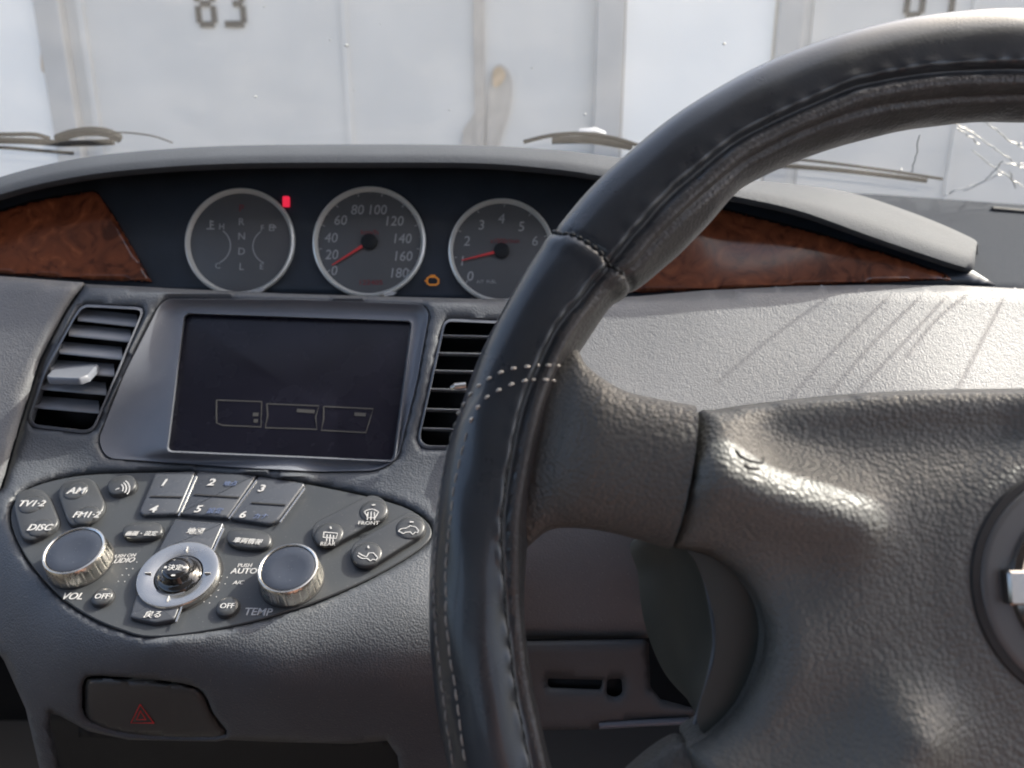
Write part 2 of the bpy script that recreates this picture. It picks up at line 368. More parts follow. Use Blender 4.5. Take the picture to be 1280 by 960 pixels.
# upper (smooth) fascia: everything down to the lower edge of the control panel
seamL = [(107, 356), (84, 390), (52, 450), (24, 540), (4, 610), (-30, 640), (-60, 690)]
lowL = [(-60, 760), (-20, 790), (5, 826), (32, 886), (52, 972)]
haz_rec = catmull([(103, 872), (104, 855), (114, 845), (160, 847), (205, 851), (240, 857), (256, 868), (267, 892), (283, 921), (219, 924), (162, 920), (125, 911), (105, 896)], 3, True)
full = [(107, 355), (150, 357), (230, 361), (360, 367), (500, 371), (625, 374), (662, 376), (640, 440), (612, 520), (594, 620), (592, 700), (600, 860), (612, 972), (500, 972), (497, 945), (484, 926), (437, 930), (360, 928), (283, 925), (270, 927), (160, 925), (110, 914), (75, 895), (64, 892), (62, 905), (78, 972)] + lowL[::-1] + seamL[::-1][:-1]
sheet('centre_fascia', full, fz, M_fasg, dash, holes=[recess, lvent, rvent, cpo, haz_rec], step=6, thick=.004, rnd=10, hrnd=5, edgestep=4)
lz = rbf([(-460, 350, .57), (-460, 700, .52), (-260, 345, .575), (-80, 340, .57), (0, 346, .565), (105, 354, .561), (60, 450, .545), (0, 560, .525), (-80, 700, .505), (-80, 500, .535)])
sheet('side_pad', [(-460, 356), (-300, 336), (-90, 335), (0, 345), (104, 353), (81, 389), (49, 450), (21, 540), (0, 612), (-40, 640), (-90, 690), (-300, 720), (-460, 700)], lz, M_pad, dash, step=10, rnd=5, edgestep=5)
# recess of the screen: sloping walls from the fascia opening to the screen frame
SCR = roundpoly([(230, 391), (516, 401), (493, 577), (208, 565)], 7, 4)
def resamp(P, n):
    P = np.array(P); Q = np.vstack([P, P[:1]]); s = np.concatenate([[0], np.cumsum(np.linalg.norm(np.diff(Q, axis=0), axis=1))]); t = np.linspace(0, s[-1], n, endpoint=False)
    return np.stack([np.interp(t, s, Q[:, 0]), np.interp(t, s, Q[:, 1])], 1)
def align(A, B):
    """roll/flip B so that it starts and turns like A, matched by angle about the centre"""
    c = B.mean(0); ang = np.arctan2(A[:, 1] - A.mean(0)[1], A[:, 0] - A.mean(0)[0])
    Bd = densify(B, 1.0); ab = np.arctan2(Bd[:, 1] - c[1], Bd[:, 0] - c[0]); out = []
    for a in ang: out.append(Bd[np.argmin(np.abs((ab - a + np.pi) % (2 * np.pi) - np.pi))])
    return np.array(out)
R0 = resamp(recess, 160); S0 = align(R0, SCR)
def scrz(P, h):
    r = ray(P[:, 0], P[:, 1]); return ((SP.o + SP.n * h) @ SP.n) / (r @ SP.n)
zr = fz(R0) + .0012; zs = scrz(S0, -.012)
G = [W(R0[:, 0], R0[:, 1], zr + .006), W(R0[:, 0], R0[:, 1], zr)]
ctr = R0.mean(0)
for t in (.03, .12, .3, .55, .8, .93, .985, 1.):
    P = R0 * (1 - t) + S0 * t; zz = zr * (1 - t) + zs * t + .0035 * math.sin(math.pi * t) ** .8; G.append(W(P[:, 0], P[:, 1], zz))
S1 = S0 + (S0.mean(0) - S0) * .012; G.append(W(S1[:, 0], S1[:, 1], scrz(S1, -.0165)))
bz = grid_obj('screen_bezel', np.array(G), M_bez, dash, closev=True, angle=50); 
s = bz.modifiers.new('thickness', 'SOLIDIFY'); s.thickness = .0015; s.offset = 0
scr = stack_obj('display_screen', SP, SP.loc(SCR[:, 0], SCR[:, 1], -.015), [(-.001, -.021), (-.001, -.0152), (0, -.015)], M_screen, dash)
bars('menu_boxes', SP, [[(270.5, 500), (327, 502), (326, 533.6), (278.6, 531.6), (270.5, 528.5), (270.5, 500)], [(333.4, 504.7), (398.4, 507.2), (394.4, 521), (396, 536.6), (331.4, 534.6), (334.5, 519), (333.4, 504.7)],
     [(404.5, 508), (466.5, 511), (462, 525.5), (457.3, 540.7), (401.5, 537.7), (404.5, 523), (404.5, 508)]], 1.6, M_scr2, scr, -.0146)
for sg in ([(371, 513), (393, 514.5)], [(443, 517.5), (457, 518.5)], [(316, 518), (323, 518)], [(317, 526), (322, 526)]): bars('menu_mark', SP, [sg], 4.5, M_scr2, scr, -.0146)

# ---- vents
def vent(poly, slats, tabpx, group, label, back=.03, slatmat=M_slat, thick=1.0, tilt=.55, z0=.004):
    P0 = resamp(poly, 90); z = fz(P0)
    c = P0.mean(0)
    Gs = [W(P0[:, 0], P0[:, 1], z + .0035), W(P0[:, 0], P0[:, 1], z + .0012)]
    P1 = c + (P0 - c) * .975; Gs += [W(P1[:, 0], P1[:, 1], z + .0005), W(P1[:, 0], P1[:, 1], z + .006), W(P1[:, 0], P1[:, 1], z + back)]
    cen = W(c[0], c[1], fz(c[None])[0] + back)
    G = np.array(Gs); o = grid_obj('air_vent', G, M_bez, dash, closev=True, angle=40, label=label)
    s = o.modifiers.new('thickness', 'SOLIDIFY'); s.thickness = .001; s.offset = 0
    bk = mesh_obj('vent_duct', G[-1], [tuple(range(90))], M_black, o, solid=.002)
    for k, (a, b) in enumerate(slats):
        za, zb = fz(np.array([a]))[0] + z0, fz(np.array([b]))[0] + z0
        A, B = W(*a, za), W(*b, zb); d = (A + B) / 2 - CAM; d /= np.linalg.norm(d); up = np.array([0, sp, cp])
        dn = d * math.cos(tilt) - up * math.sin(tilt) * -1   # the slat runs back and up
        Gq = []
        for t in np.linspace(0, 1, 9):
            p = A * (1 - t) + B * t; th = .0010 * thick
            prof = [(0, -th * .5), (.0006, -th), (.008, -th * 1.2), (.015, -th * .7), (.015, th * .5), (.008, th), (.0006, th * .9), (0, th * .45)]
            Gq.append([p + dn * q + up * w for q, w in prof])
        grid_obj('slat', np.array(Gq), slatmat, o, closev=True, caps=True, angle=35)
    return o
lv = vent(lvent, [((97, 400), (172, 408)), ((86, 419), (164, 427)), ((74, 441), (153, 449)), ((63, 464), (143, 470)), ((52, 486), (133, 493)), ((43, 509), (124, 516))], None, None, 'left air vent with broad slats and a grey tab')
rv = vent(rvent, [((552, 419), (640, 421)), ((548, 441), (632, 443)), ((544, 463), (624, 465)), ((537, 486), (617, 488)), ((532, 511), (610, 513)), ((528, 535), (604, 537))], None, None, 'right air vent half hidden behind the wheel rim', tilt=-.12, thick=.55)
# adjusting tab on the left vent: a wedge with a lit top
tz = float(fz(np.array([[90, 465]]))[0]) - .006
TP = Plane(90, 465, tz, (-.1, .95, .35)); 
tu = TP.loc(np.array([58, 75, 123, 110, 98, 61.]), np.array([470, 452, 455, 469, 473, 472.]))
tb = stack_obj('vent_tab', TP, roundpoly(tu, .0015, 3), [(0, -.0045), (-.0002, -.001), (.0006, 0)], M_bez, lv, 50)
mb = MB(); c = W(571, 483, .53); mb.tube([c + np.array([-.0035, 0, -.0012]), c + np.array([-.001, -.001, 0]), c + np.array([.006, 0, .0008])], [.0018, .0028, .0024], 10); mb.build('vent_tab', M_silver, rv)

# ---- instrument panel, dials, wood
A_ = [(-400, 372), (-240, 328), (-90, 279), (0, 243), (94, 221), (188, 210), (300, 204), (460, 203), (600, 204), (700, 212), (780, 224), (860, 234), (920, 246), (1000, 264), (1100, 299), (1196, 331), (1212, 333), (1221, 326)]
B_ = [(-400, 366), (-240, 311), (-90, 262), (0, 227), (94, 204), (188, 193), (300, 187), (460, 185.5), (600, 187), (700, 193), (780, 203), (860, 214), (930, 228), (1050, 243), (1140, 271), (1206, 299), (1219, 308), (1223, 320)]
az = [.560, .562, .565, .572, .575, .577, .578, .578, .578, .577, .577, .578, .578, .580, .580, .582, .592, .604]
bzv = [.570, .580, .585, .592, .598, .602, .605, .605, .605, .605, .605, .612, .630, .645, .632, .622, .612]
rows = []
for (a, b, za, zb) in zip(A_, B_, az, bzv):
    a = np.array(a, float); b = np.array(b, float); q = []
    q.append((a[0], a[1] - 3, za + .03)); q.append((a[0], a[1] + 2, za + .010)); q.append((a[0], a[1] + 1.2, za + .001))
    for t in (.0, .15, .35, .6, .85, 1.): 
        p = a * (1 - t) + b * t; q.append((p[0], p[1], za + (zb - za) * (t ** 1.6)))
    q.append((b[0], b[1] + 1.5, zb + .03)); q.append((b[0], b[1] + 22, zb + .12)); rows.append(q)
rows = np.array(rows); R2 = []
for j in range(rows.shape[1]): R2.append(catmull(rows[:, j], 8))
R2 = np.array(R2); grid_obj('cowl', W(R2[..., 0], R2[..., 1], R2[..., 2]), M_cowl, dash, angle=70, solid=.003)
# end return of the cowl on the right
def ipl(x, y): r_ = ray(x, y); n_ = np.array([0, .08, 1]) / math.hypot(.08, 1); o_ = ray(462, 303) * .6225; return float((o_ @ n_) / (r_ @ n_))
ipz = rbf([(-400, 370, .575), (-240, 340, .590)] + [(x, y, ipl(x, y) + .002) for x in (180, 300, 460, 620, 760) for y in (205, 260, 320, 375)] + [(-90, 280, .600), (-90, 350, .596), (0, 250, .610), (0, 350, .600), (950, 250, .620), (900, 370, .606), (1100, 320, .600), (1230, 350, .592)])
ipout = [(-395, 372), (-240, 327), (-90, 278), (0, 242), (94, 220), (188, 209), (300, 203), (460, 202), (600, 203), (700, 211), (780, 222), (860, 233), (920, 245), (1000, 262), (1100, 296), (1205, 331), (1245, 356), (1100, 359), (900, 366), (800, 373), (620, 377), (500, 374), (360, 371), (190, 364), (105, 359), (0, 351), (-90, 343), (-240, 343), (-395, 376)]
ip = sheet('instrument_panel', ipout, ipz, M_inst, dash, step=11, angle=60)
wl = roundpoly([(-250, 338), (-90, 286), (0, 262), (40, 250), (112, 237.5), (121, 238), (142, 268), (191, 353), (105, 350), (0, 343), (-90, 333)], 4, 3)
sheet('wood_trim', wl, ipz, M_wood, dash, step=4, rnd=5, off=.005, thick=.003, edgestep=2.5, label='left wood trim beside the dials')
wr = roundpoly([(780, 240), (830, 243), (913, 262), (1014, 288), (1112, 317), (1180, 341), (1190, 350), (1000, 358), (860, 364), (760, 368)], 3, 3)
sheet('wood_trim', wr, ipz, M_wood, dash, step=4, rnd=5, off=.005, thick=.003, edgestep=2.5, label='right wood trim seen between rim and spoke')
IP = Plane(462, 303, .6225, (0, .08, 1))
def dial(cx, cy, rpx, label):
    c = IP.loc(cx, cy); r = rpx * .6225 / F
    d = stack_obj('dial', IP, circ(c, r, 72), [(0, -.004), (0, .0003), (.0008, .0006)], M_dial, dash, label=label)
    ring_obj('dial_ring', IP, c, [(r * 1.0, -.003), (r * 1.04, .0005), (r * 1.03, .0032), (r * .995, .0040), (r * .945, .0008), (r * .94, -.003)], M_ring, d, 96)
    return d, c, r
def ticks(c, r, angs, r0, r1, w, m, parent, name='tick_marks'):
    vs = []; fs = []
    for a in angs:
        t = np.array([math.cos(a), math.sin(a)]); n = np.array([-t[1], t[0]]); o = len(vs)
        for hh in (.0009, .0004):
            for q, s_ in ((r0, -1), (r1, -1), (r1, 1), (r0, 1)): vs.append(IP.pt(c + t * r * q + n * s_ * w / 2, hh))
        fs += [(o, o + 1, o + 2, o + 3), (o, o + 4, o + 5, o + 1), (o + 1, o + 5, o + 6, o + 2), (o + 2, o + 6, o + 7, o + 3), (o + 3, o + 7, o + 4, o)]
    mesh_obj(name, vs, fs, m, parent, 30)
def needle(c, r, ang, l0, l1, parent):
    t = np.array([math.cos(ang), math.sin(ang)]); n = np.array([-t[1], t[0]])
    uv = np.array([c + t * r * l0 - n * .0011, c + t * r * l1 - n * .0003, c + t * r * l1 + n * .0003, c + t * r * l0 + n * .0011])
    stack_obj('needle', IP, uv, [(0, .0016), (0, .0026)], M_needle, parent)
d2, c2, r2 = dial(462, 303, 68, 'speedometer dial in the middle')
for s_, x, y in (('0', 418, 338), ('20', 415, 318), ('40', 414, 297), ('60', 426, 275), ('80', 447, 262), ('100', 473, 262), ('120', 494, 276), ('140', 504, 298), ('160', 505, 320), ('180', 500, 341)):
    text('numeral', s_, IP, x, y, 12, M_dim, d2, .0009, shear=.12, sx=.95)
ticks(c2, r2, [math.radians(x) for x in np.linspace(216, -36, 10)], .88, .97, .0007, M_dim, d2)
ticks(c2, r2, [math.radians(x) for x in np.linspace(202, -22, 9)], .92, .96, .0005, M_dim, d2)
text('unit_legend', 'km/h', IP, 462, 290, 6, M_redl, d2, .0009, sx=1.3)
needle(c2, r2, math.radians(213), .15, .80, d2)
stack_obj('needle_hub', IP, circ(c2, .0062, 32), [(0, .001), (0, .003), (.0012, .0038)], M_black, d2)
text('odometer', '122405', IP, 464, 353, 6, M_redl, d2, .0009, sx=1.2)
d3, c3, r3 = dial(627, 314, 64, 'tachometer dial partly behind the rim')
for s_, x, y in (('0', 588, 345), ('1', 578, 326), ('2', 584, 301), ('3', 602, 281), ('4', 627, 273), ('5', 652, 283), ('6', 669, 301), ('7', 675, 325)):
    text('numeral', s_, IP, x, y, 12, M_dim, d3, .0009, shear=.12)
ticks(c3, r3, [math.radians(x) for x in np.linspace(222, -15, 8)], .88, .97, .0007, M_dim, d3)
text('unit_legend', 'x1000r/min', IP, 631, 301, 6, M_redl, d3, .0009, sx=.9)
text('unit_legend', 'A/T  FUEL', IP, 608, 352, 4, M_dim, d3, .0009)
needle(c3, r3, math.radians(194), .1, .80, d3)
stack_obj('needle_hub', IP, circ(c3, .0060, 32), [(0, .001), (0, .003), (.0012, .0038)], M_black, d3)
d1, c1, r1 = dial(301, 303, 66, 'left dial with gear letters and two small arcs')
for s_, y, m_ in (('P', 260, M_redl), ('R', 277, M_dim), ('N', 295, M_dim), ('D', 314, M_dim), ('L', 333, M_dim)): text('gear_letter', s_, IP, 302, y, 8.5, m_, d1, .0009)
def arcpx(cx, cy, rx, ry, a0, a1, n=18): return [(cx + rx * math.cos(math.radians(t)), cy - ry * math.sin(math.radians(t))) for t in np.linspace(a0, a1, n)]
bars('gauge_arc', IP, [arcpx(262, 307, 26, 24, 50, -60)], 1.3, M_dim, d1, .0009); bars('gauge_arc', IP, [arcpx(343, 308, 27, 24, 130, 240)], 1.3, M_dim, d1, .0009)
for s_, x, y, hh in (('H', 277, 283, 7), ('C', 272, 332, 7), ('F', 328, 285, 7), ('E', 327, 333, 7)): text('gauge_letter', s_, IP, x, y, hh, M_dim, d1, .0009)
bars('temperature_icon', IP, [[(263, 275), (263, 285)], [(258, 286), (268, 286)], [(263, 277), (267, 277)], [(263, 281), (267, 281)]], 1.6, M_dim, d1, .0009)
bars('fuel_icon', IP, [[(337, 281), (342, 281), (342, 288), (337, 288), (337, 281)], [(337, 284), (342, 284)], [(343, 282), (345, 285)]], 1.8, M_dim, d1, .0009)
stack_obj('warning_lamp', IP, roundpoly(IP.loc(np.array([353.5, 362, 362, 353.5]), np.array([245.5, 245.5, 258.5, 258.5])), .001, 3), [(0, -.001), (0, .0008)], M_redlamp, dash, label='small red warning lamp')
wl2 = bars('warning_lamp', IP, [[(534, 354), (534, 348), (537, 346), (544, 346), (548, 349), (548, 354), (545, 356), (537, 356), (534, 354)], [(538, 344.5), (544, 344.5)], [(531, 351), (534, 351)]], 2.2, M_ambl, dash, .0012, label='amber engine warning lamp')

for x, y in ((323, 363), (487, 367.5)):  # glints of light below the dials, painted as small white slivers
    stack_obj('painted_glint', IP, IP.loc(np.array([x - 8, x + 1, x + 9, x + 5, x - 6.]), np.array([y + 1, y - 2.5, y - 3, y + 1, y + 3.]), .006), [(0, .004), (0, .006)], M_white, dash)
# ---- control panel
face = stack_obj('control_panel', CP, CP.loc(cpo[:, 0], cpo[:, 1], 0.), [(.0006, -.006), (.0006, -.0006), (.0012, 0)], M_face, dash, label='wedge shaped audio and climate control panel')
gr = CP.loc(cpo[:, 0], cpo[:, 1], 0.)
def cpoly(pts): P = np.array(pts, float); return CP.loc(P[:, 0], P[:, 1], 0.)
def button(name, pts, h, m=M_btn, rr=6, dome=.0006, label=None, gap=True):
    P = roundpoly(pts, rr, 4) if rr else np.array(pts, float); uv = cpoly(P)
    if gap: stack_obj('button_gap', CP, uv, [(-.0006, -.001), (-.0006, .00012), (-.0003, .00016)], M_groove, dash)
    b = stack_obj(name, CP, uv, [(0, -.002), (0, h - .0008), (.0003, h - .0002), (.0008, h), (.0014, h + dome * .5)], m, dash, 50, label=label)
    return b
def dimple(px, py, r, parent, m=M_btn, h=.004, rx=1.25):
    c = CP.loc(px, py, h); q = r * .49 / F
    ring_obj('touch_dimple', CP, c, [(q * 1.0, h - .002), (q, h + .0002), (q * .9, h + .0008), (q * .6, h + .0011), (q * .25, h + .0012), (q * .02, h + .0012)], m, parent, 40, closed=False, angle=60)
b = button('push_button', [(20, 640), (22, 622), (37, 615), (55, 616), (64, 625), (76, 655), (72, 663), (60, 672), (42, 680), (31, 677), (27, 668)], .0035, rr=5, label='TV and DISC rocker button')
dimple(40, 631, 15, b, h=.0036); dimple(51, 660, 14, b, h=.0036)
text('legend', 'TV1·2', CP, 40, 629, 7.5, M_white, b, .0050, shear=.15, bold=.015); text('legend', 'DISC', CP, 50.5, 659, 8, M_white, b, .0050, shear=.15, bold=.015)
b = button('push_button', [(75, 622), (77, 612), (87, 605), (110, 601), (120, 605), (133, 632), (131, 642), (122, 652), (100, 661), (90, 660), (85, 652)], .0035, rr=5, label='AM and FM rocker button')
dimple(95, 614, 15, b, h=.0036); dimple(108, 644, 15, b, h=.0036)
text('legend', 'AM', CP, 95.5, 613, 8, M_white, b, .0050, shear=.15, bold=.015); text('legend', 'FM1·2', CP, 109, 643, 7.5, M_white, b, .0050, shear=.15, bold=.015)
def oval(cx, cy, rx, ry, rot, n=28):
    a = np.linspace(0, 2 * np.pi, n, endpoint=False); e = 2 / 2.6
    x = np.sign(np.cos(a)) * abs(np.cos(a)) ** e * rx; y = np.sign(np.sin(a)) * abs(np.sin(a)) ** e * ry
    r_ = math.radians(rot); return np.stack([cx + x * math.cos(r_) + y * math.sin(r_), cy - x * math.sin(r_) + y * math.cos(r_)], 1)
b = button('push_button', oval(154, 610, 18, 11, 14), .0035, rr=0, label='oval sound button')
bars('legend', CP, [[(144, 612), (149, 610)], arcpx(148, 610, 6, 6, 50, -40, 6), arcpx(148, 610, 10, 9, 50, -40, 6), arcpx(148, 610, 14, 12, 50, -40, 6)], 1.5, M_white, b, .0044)
# preset keys
def key(pts, label, rr=4, h=.0028): return button('preset_key', pts, h, M_key, rr, .0004, label)
k1 = key([(195.6, 594), (246, 592.5), (223.5, 646), (180, 647), (175.5, 643)], 'preset key 1 and 4')
k2 = key([(248.5, 592.5), (322, 597.5), (285.5, 650.5), (225.5, 646)], 'preset key 2 and 5', 2)
k3 = key([(324.5, 598), (382.5, 607.5), (348, 654), (338, 658.5), (288, 651)], 'preset key 3 and 6')
for k_, seg in ((k1, [(188, 620), (228, 621)]), (k2, [(242.5, 617.8), (299, 621.5)]), (k3, [(314, 628), (357, 631)])): bars('key_slit', CP, [seg], 2.2, M_groove, k_, .0037)
for k_, s_, x, y in ((k1, '1', 205.5, 603), (k2, '2', 265, 602.5), (k3, '3', 327.5, 610), (k1, '4', 192, 636), (k2, '5', 248, 636), (k3, '6', 304, 643)):
    text('legend', s_, CP, x, y, 8.5, M_white, k_, .0037, shear=.2, sx=1.15, bold=.02)
text('legend', '設定', CP, 269, 638, 7, M_faint, k2, .0037, shear=.2); text('legend', '地点', CP, 288, 604, 6, M_faint, k2, .0037, shear=.2); text('legend', 'カナ', CP, 326, 645, 6, M_faint, k3, .0037, shear=.2)
# bright chamfers on the right side of the keys
for k_, a_, b_ in ((k1, (245, 594.5), (223.2, 644.5)), (k2, (320.5, 600), (286, 648)), (k3, (381, 610), (350, 652.5)), ): bars('key_chamfer', CP, [[a_, b_]], 1.7, M_silver, k_, .00345, .0008)
b = button('push_button', oval(180, 667, 25, 10.5, 4), .0035, rr=0, label='oval screen setting button')
text('legend', '画面・設定', CP, 177, 666.5, 6, M_white, b, .0044, shear=.15, bold=.01)
b = button('push_button', oval(312.5, 677, 28, 12, -6), .0035, rr=0, label='oval vehicle information button')
text('legend', '車両情報', CP, 310, 676, 7, M_white, b, .0044, shear=.15, rot=-.1, bold=.01)
b = button('push_button', [(220, 652.5), (281, 657.5), (262, 700), (198, 694)], .0030, M_key, 2, .0003, 'map key above the joystick ring')
text('legend', '地図', CP, 244, 663.5, 8, M_white, b, .0036, shear=.2, bold=.01)
bars('key_chamfer', CP, [[(279.5, 660), (263, 697)]], 2.2, M_silver, b, .0036, .0008)
b = button('push_button', [(175, 738), (234, 742), (220, 778), (195, 782), (164, 775)], .0030, M_key, 3, .0003, 'back key below the joystick ring')
text('legend', '戻る', CP, 191, 767.5, 9, M_white, b, .0038, shear=.1, bold=.01)
bars('key_chamfer', CP, [[(231, 748), (220, 777)]], 1.8, M_silver, b, .0036, .0008)
# joystick ring
jc = CP.loc(222, 716, .005); 
jr = ring_obj('joystick_ring', CP, jc, [(.0232, 0), (.0232, .0035), (.0227, .0044), (.0215, .0048), (.0170, .0040), (.0138, .0030), (.0134, 0)], M_silver, dash, 80, label='silver four way ring')
ring_obj('ring_well', CP, jc, [(.0245, .0002), (.0232, .0003), (.0232, -.001), (.0245, -.001)], M_groove, jr, 64)
ticksv = []
for a in (90, 180, 0, 270):
    t = np.array([math.cos(math.radians(a)), math.sin(math.radians(a))]); p, q = jc + t * .0155, jc + t * .0190
    uv = np.array([p + np.array([-t[1], t[0]]) * .0002, q + np.array([-t[1], t[0]]) * .0002, q - np.array([-t[1], t[0]]) * .0002, p - np.array([-t[1], t[0]]) * .0002])
    stack_obj('ring_mark', CP, uv, [(0, .002), (0, .0052)], M_dim, jr)
js = ring_obj('joystick', CP, jc, [(.0132, .0005), (.0129, .0035), (.0108, .0046), (.0088, .0060), (.0080, .0085), (.0070, .0100), (.0045, .0108), (.0002, .0110)], M_joy, dash, 64, closed=False, angle=70, label='black joystick knob')
text('legend', '決定', CP, 219, 709, 7.5, M_white, js, .0112, bold=.01)
for px_, s_ in ((207.5, '◂'), (231, '▸')): bars('legend', CP, [[(px_ - 2.5, 709), (px_ + 2.5, 709)]], 3, M_white, js, .0108)
bars('legend', CP, [[(217, 700.5), (222, 700.5)], [(214, 719), (219, 719)]], 2.2, M_white, js, .0106)
# knobs
def knob(px, py, label, r=.0176, h=.0125):
    c = CP.loc(px, py, h); n = 200; a = np.linspace(0, 2 * np.pi, n, endpoint=False); G = []
    for i, t in enumerate(a):
        rib = -.0005 if (i % 8) == 0 else 0
        q = []
        for rr, hh, k in ((r * 1.03, 0, 0), (r * 1.03, .001, 0), (r * 1.02, .002, 1), (r * 1.0, h - .003, 1), (r * .985, h - .0012, 0), (r * .955, h - .0002, 0), (r * .91, h, 0), (r * .875, h - .0004, 0), (r * .87, h - .0015, 0)):
            R_ = rr + rib * k; q.append(CP.pt(c + np.array([math.cos(t), math.sin(t)]) * R_, hh))
        G.append(q)
    k = grid_obj('rotary_knob', np.array(G), M_kside, dash, closeu=True, angle=30, label=label)
    ring_obj('knob_cap', CP, c, [(r * .872, h - .003), (r * .868, h - .0010), (r * .84, h - .0006), (r * .5, h - .0014), (r * .01, h - .0018)], M_kcap, k, 64, closed=False, angle=60)
    ring_obj('knob_base', CP, c, [(r * 1.07, .0001), (r * 1.07, .0006), (r * 1.03, .0008), (r * 1.0, .0001)], M_groove, k, 64)
    return k
knob(92, 687, 'volume knob on the left'); knob(360, 709, 'temperature knob on the right')
def rnd_btn(px, py, r, s_, label):
    c = CP.loc(px, py, .003); q = r * .465 / F
    stack_obj('button_gap', CP, circ(c, q * 1.09, 40), [(0, -.001), (0, .00015), (.0002, .0002)], M_groove, dash)
    b = ring_obj('push_button', CP, c, [(q, 0), (q, .0022), (q * .93, .0030), (q * .6, .0034), (q * .01, .0035)], M_btn, dash, 40, closed=False, angle=60, label=label)
    text('legend', s_, CP, px, py, 6.5, M_white, b, .0037, bold=.012)
rnd_btn(127.5, 745, 12.5, 'OFF', 'round OFF button by the volume knob'); rnd_btn(284, 757, 13.5, 'OFF', 'round OFF button by the temperature knob')
for s_, x, y, hh, sh, ro, m_ in (('VOL', 91, 745, 8.5, .2, 0, M_white), ('TEMP', 323, 764.5, 9, .05, -.03, M_white), ('AUDIO', 152, 700.5, 6, .3, .1, M_dim), ('PUSH ON', 155, 694.5, 4, .3, .1, M_dim), ('AUTO', 305, 713.5, 7, .1, 0, M_white), ('PUSH', 306, 706.5, 4.5, .1, 0, M_dim), ('A/C', 298, 728, 5, .2, 0, M_dim)):
    text('legend', s_, CP, x, y, hh, m_, dash, .0003, shear=sh, rot=ro, bold=.012)
dots = [(270 + 7 * i - 5.5 * j + (3 if j % 2 else 0), 719 + 1.5 * i + 8.0 * j) for j in range(5) for i in range(3)]
for dl in (dots, [(163 - 0 + 8 * i - 5 * j, 703 + 8 * j) for j in range(4) for i in range(2)]):
    vs = []; fs = []
    for (x, y) in dl:
        o = len(vs); uv = circ(CP.loc(x, y), .00035, 8); vs += list(CP.pt(uv, .0003)) + list(CP.pt(uv, 0.)); fs.append(tuple(range(o, o + 8))); fs += [(o + i, o + 8 + i, o + 8 + (i + 1) % 8, o + (i + 1) % 8) for i in range(8)]
    mesh_obj('dot_pattern', vs, fs, M_dim, dash)
def pill(a, b, r, label):
    a = np.array(a, float); b = np.array(b, float); an = math.atan2(b[1] - a[1], b[0] - a[0]); P = []
    for k in range(15): t = an + math.pi / 2 + math.pi * k / 14; P.append(a + r * np.array([math.cos(t), math.sin(t) * .86]))
    for k in range(15): t = an - math.pi / 2 + math.pi * k / 14; P.append(b + (r - 1) * np.array([math.cos(t), math.sin(t) * .86]))
    return button('rocker_button', P, .0038, M_btn, 0, .0002, label)
pa = pill((411, 669), (466, 640), 20, 'pill button with the two demister symbols'); pb = pill((459, 695), (513, 662), 20, 'pill button with the two air flow symbols')
for p_, x, y in ((pa, 411, 668), (pa, 467, 639), (pb, 459, 693), (pb, 513, 660)): dimple(x, y, 18, p_, h=.0038)
HI = .0053
bars('demister_icon', CP, [arcpx(464, 651, 14, 14.5, 128, 50, 8) + [(469, 647), (460, 647), (455.5, 639.7)], [(460, 640), (459, 650)], [(464, 639.5), (463.5, 650)], [(468, 640), (468, 650)]], 1.3, M_white, pa, HI)
text('legend', 'FRONT', CP, 461, 653.5, 4.5, M_dim, pa, HI)
bars('demister_icon', CP, [[(405, 665), (422, 666.5), (420, 673), (404, 671.5), (405, 665)], [(409, 668), (408, 676)], [(413, 668), (412, 677)], [(417, 669), (416, 677)]], 1.3, M_white, pa, HI)
text('legend', 'REAR', CP, 410, 679.5, 4.5, M_dim, pa, HI)
bars('air_flow_icon', CP, [[(498, 664), (501, 661), (508, 660), (513, 657), (520, 659), (523, 663), (522, 666), (519, 665), (516, 668), (513, 665), (507, 665), (504, 667), (501, 665), (498, 664)]], 1.3, M_white, pb, HI)
bars('air_flow_icon', CP, [[(448, 691), (453, 694), (458, 696), (461, 691), (467, 691), (472, 697), (470, 700), (466, 699), (463, 701), (459, 698), (453, 698), (449, 696), (447, 694)]], 1.3, M_white, pb, HI)
bars('indicator_light', CP, [[(465, 631), (469, 631)], [(413, 658), (414, 661)], [(512, 652), (517, 652.5)], [(460, 682), (461, 685)]], 1.8, M_white, dash, HI + .0006)

# ---- hazard switch
def hzf(P): return fz(P) + .0025
hb = inset(haz_rec, 3.0)
hz_ = sheet('hazard_button', hb, hzf, M_haz, dash, step=5, rnd=4, thick=.006, edgestep=4, label='dark hazard light button with a red triangle')
q3 = [W(x, y, float(hzf(np.array([[x, y]]))[0]) - .0004) for x, y in ((150, 880), (205, 880), (176, 908))]; q3 = [(q - CAM) @ RM for q in q3]; nh = np.cross(q3[2] - q3[0], q3[1] - q3[0]); nh = nh * np.sign(nh[2])
HP = Plane(176, 893, float(hzf(np.array([[176, 893]]))[0]) - .0006, nh)
bars('warning_triangle', HP, [[(175, 881), (163.5, 904), (192, 904.5), (175, 881), (163.5, 904)], [(175.5, 889), (170.5, 900), (182, 900), (175.5, 889), (170.5, 900)]], 1.6, M_hazr, hz_, 0., .001)
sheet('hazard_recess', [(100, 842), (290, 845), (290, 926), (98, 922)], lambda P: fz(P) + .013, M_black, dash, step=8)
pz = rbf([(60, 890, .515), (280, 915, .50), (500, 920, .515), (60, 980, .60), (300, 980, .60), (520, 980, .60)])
sheet('storage_pocket', [(55, 886), (500, 915), (515, 990), (60, 990)], pz, M_black, dash, step=16)
